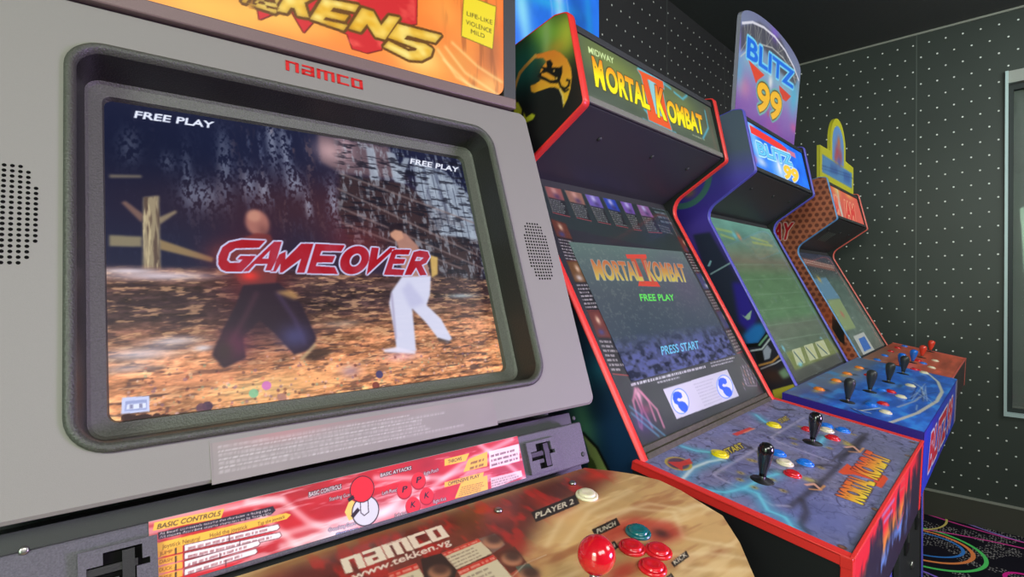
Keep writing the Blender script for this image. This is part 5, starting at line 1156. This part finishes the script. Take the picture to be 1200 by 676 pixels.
c.poly([(975, 370), (980, 375), (989, 388), (990, 404), (984, 400), (975, 385)], (20, 18, 18), 1); c.spot((985, 415), .04, .05, (190, 80, 40), .5); c.spot((970, 370), .04, .08, (190, 76, 40), .5)
nb_.mould = M_tsky; nb_.side('l', (c, side_clip(nb_, c))); nb_.mould = M_tcoral; nb_.side('r')
a, b = nb_.a+.0195, nb_.b-.0195
c = nb_.face(nb_.B+np.array((.012, .012)), nb_.A+np.array((.010, -.012)), a, b, .0012, 200, (222, 96, 80))
c.spot((980, 222), .08, .04, (240, 190, 90), .9); c.spot((995, 230), .1, .02, (246, 170, 90), .8); c.spot((985, 245), .02, .08, (200, 226, 220), .9); c.line([(981, 222), (988, 258)], .02, (190, 226, 214), .7, 2)
for t_, p0, p1, pt in (('NBA', (978, 246), (983.5, 249), (977, 228)), ('JAM', (990, 254), (1003, 259), (988, 234))): c.text(t_, p0, p1, pt, (226, 60, 56), .05, (250, 200, 150), 2)
c.line([(982, 256), (1005, 264)], .008, (236, 206, 130), .8)
mb = MB(); c.grid(mb, artmat('orange_backlit_print', .3, .5, emit=.75, coat=.3, base=.3)); mb.build('marquee', nb_.t, label='orange and red title sign'); retainers(nb_)
for k in range(5):
    q = nb_.B*.45+nb_.E*.55; ud = unit(nb_.E-nb_.B); nn = np.array([0, -ud[1], ud[0]]); nn = nn if nn[2] < 0 else -nn
    P = np.array([a+.18+k*.03, q[0], q[1]])-nn*.0115
    MB().frame_box(P, EX*.004, np.array([0, ud[0], ud[1]])*.03, nn*.0008, M_steel).build('speaker_slot', nb_.t)
# topper
TO = np.array([(nb_.a+nb_.b)/2-.35, .637, 1.745]); c = Canvas(TO, EX, EZ, .70, .34, 160, (214, 206, 40))
cxx = .35
inr = lambda x0, y0, x1, y1: [((x0)*c.k, y0*c.k), (x1*c.k, y0*c.k), (x1*c.k, y1*c.k), (x0*c.k, y1*c.k)]
c.put(c.raster([inr(.055, .035, .645, .115)]), (96, 150, 206)); c.put(blur(c.raster([inr(.2, .06, .34, .1), inr(.46, .05, .6, .1)]), 2), (60, 90, 170), .6)
c.small((963, 192), (1001, 205), (963, 199), 2, (40, 60, 130), .7, .5, 350)
c.put(c.raster([[( (cxx+.115*math.cos(t))*c.k, (.20+.10*math.sin(t))*c.k) for t in np.linspace(0, math.pi, 20)]+[((cxx-.115)*c.k, .12*c.k), ((cxx+.115)*c.k, .12*c.k)]]), (110, 160, 226))
for (x, y, r_, cc_) in ((.33, .17, .05, (206, 70, 80)), (.39, .16, .05, (196, 80, 90)), (.36, .225, .035, (226, 110, 60)), (.37, .13, .03, (90, 100, 190)), (.30, .14, .03, (190, 90, 100))):
    d = ((c.X/c.k-x)**2+(c.Y/c.k-y)**2)/r_**2; c.put(np.exp(-d*1.5), cc_, .9)
shp = [(.02, 0), (.68, 0), (.68, .15), (.50, .155), (.50, .20)]+[(.35+.15*math.cos(t), .205+.13*math.sin(t)) for t in np.linspace(0, math.pi, 18)]+[(.20, .155), (.02, .15)]
mb = MB(); c.grid(mb, M_print, clip=[(x*c.k, y*c.k) for x, y in shp]); mb.prism([TO+x*EX+y*EZ-c.n*.001 for x, y in shp], -c.n*.012, plain('yellow_card_edge', (206, 200, 50), .5, .4)); mb.build('topper_sign', nb_.t, label='yellow edged stepped topper with an arched picture')
lo, hi = nb_.C+unit(nb_.E-nb_.C)*.004, nb_.E-unit(nb_.E-nb_.C)*.010
p_, q_ = offn(lo, hi, -.008), offn(hi, lo, -.008); c = nb_.face(p_, q_, a, b, 0, 220, (84, 104, 100)); ny, nx = c.ny, c.nx
c.grad([(0, (104, 108, 100)), (.2, (100, 118, 108)), (.7, (74, 98, 90)), (.85, (60, 62, 70)), (1, (60, 66, 84))]); c.a = c.a*(.85+.3*noise(ny, nx, 8, 16, 3, 361))[..., None]
c.line([(942, 306), (976, 314)], .04, (150, 96, 84), .8, 1); c.small((942, 303), (978, 311), (943, 308), 2, (206, 190, 180), .8, .5, 362)
c.poly([(953, 327), (968, 325), (985, 350), (966, 352)], (96, 140, 170), .9, 1); c.spot((960, 327), .03, .02, (210, 170, 70), .8); c.poly([(966, 352), (984, 350), (1003, 384), (989, 388)], (140, 160, 110), .95, 1); c.spot((987, 368), .03, .02, (190, 100, 90), .8)
c.poly([(1000, 394), (1012, 389), (1025, 410), (1012, 416)], (196, 200, 196), .9); c.poly([(1006, 397), (1013, 394), (1021, 408), (1013, 412)], (60, 110, 190))
for k in range(30): c.spot((985+k*1.4+g.random()*6, 320+k*2.6), .012, .012, [(120, 140, 130), (150, 96, 80), (90, 100, 110)][k % 3], .5)
mb = MB(); c.grid(mb, artmat('lit_basketball_screen', .25, .5, emit=.8, coat=.5, base=.1)); mb.frame_box(c.O+c.ex*c.w/2+c.ey*c.h/2-c.n*.004, c.ex*c.w/2, c.ey*c.h/2, c.n*.0035, M_black); mb.build('screen', nb_.t, label='lit basketball game screen in printed glass')
top, frc = nb_.panel(2.55, 3.40, (.476, .965), (.183, .910), .13, None, 260)
c = top; c.a[:] = np.array((206, 92, 66))/255.; n = noise(c.ny, c.nx, 8, 60, 3, 371); c.a = np.clip(c.a*(.75+.5*n)[..., None], 0, 1); c.put(np.clip((c.Y/c.ny-.6)*4, 0, 1)*np.clip((.8-c.X/c.nx)*4, 0, 1), (130, 112, 96), .7); c.line([(1060, 420), (1100, 432), (1128, 440)], .006, (226, 170, 110), .7); c.line([(1010, 420), (1040, 424)], .006, (206, 190, 160), .8)
frc.a[:] = np.array((60, 44, 44))/255.
nb_.panel_build(top, frc, M_tcoral, label='orange red control panel')
for q, m_ in (((1028, 421), M_blue), ((1037, 416), M_blue), ((1044, 411), M_red), ((1052, 407), M_red), ((1060, 405), M_blue), ((1082, 425), M_blue), ((1076, 422), M_red), ((1096, 422), M_white), ((1092, 430), M_white), ((1075, 433), M_red)): nb_.btn(q, m_, .0145)
for q, m_, lb in (((1055, 430), M_batblue, 'blue bat handle'), ((1069, 425), M_batblue, 'blue bat handle'), ((1080, 419), M_batred, 'red bat handle'), ((1090, 412), M_batred, 'red bat handle')): nb_.bat(q, 0, m_, lb, L=.050, r=.0145)
# ------------------------------------------------------------------ light
W = bpy.data.worlds.new('world'); SC.world = W; W.use_nodes = True
W.node_tree.nodes['Background'].inputs[0].default_value = (.5, .55, .6, 1); W.node_tree.nodes['Background'].inputs[1].default_value = .05
def area(name, loc, target, sx, sy, power, col):
    l = bpy.data.lights.new(name, 'AREA'); l.shape = 'RECTANGLE'; l.size = sx; l.size_y = sy; l.energy = power; l.color = col
    o = bpy.data.objects.new(name, l); COL.objects.link(o); o.location = loc
    o.rotation_euler = (Vector(target)-Vector(loc)).to_track_quat('-Z', 'Y').to_euler(); return o
area('key_area_light', (-.1, -1.4, 2.6), (.5, .3, 1.0), 1.6, 1.2, 58, (1, .97, .93))  # unseen key light added behind the camera, no real fitting
area('far_fill_light', (2.4, -1.3, 2.6), (2.5, .4, 1.0), 1.4, 1.2, 56, (.94, 1, .97))  # unseen fill added for the end wall and far cabinets
area('green_wall_glow', (-1.5, -.4, 1.5), (.3, .6, 1.3), .8, 1.4, 20, (.66, 1, .7))
area('violet_strip_light', (1.75, -1.3, 1.0), (.55, .5, 1.0), .6, .4, 8.5, (.68, .42, 1)).data.spread = math.radians(75)
area('left_fill_light', (-1.75, -.5, 2.2), (.8, .65, 1.65), .7, .5, 26, (1, .97, .9))  # unseen fill added to brighten the left-facing side panels
sp = bpy.data.lights.new('end_wall_fill_spot', 'SPOT'); sp.energy = 62; sp.color = (.86, 1, .94); sp.spot_size = math.radians(62); sp.spot_blend = 1.0; sp.shadow_soft_size = .12  # spot added out of view to brighten the upper end wall
so = bpy.data.objects.new('end_wall_fill_spot', sp); COL.objects.link(so); so.location = (2.2, -1.1, 2.45); so.rotation_euler = (Vector((3.7, .30, 1.95))-so.location).to_track_quat('-Z', 'Y').to_euler()
SC.view_settings.view_transform = 'Standard'; SC.view_settings.look = 'None'; SC.view_settings.gamma = 1; SC.view_settings.use_curve_mapping = False
SC.view_settings.exposure = 0
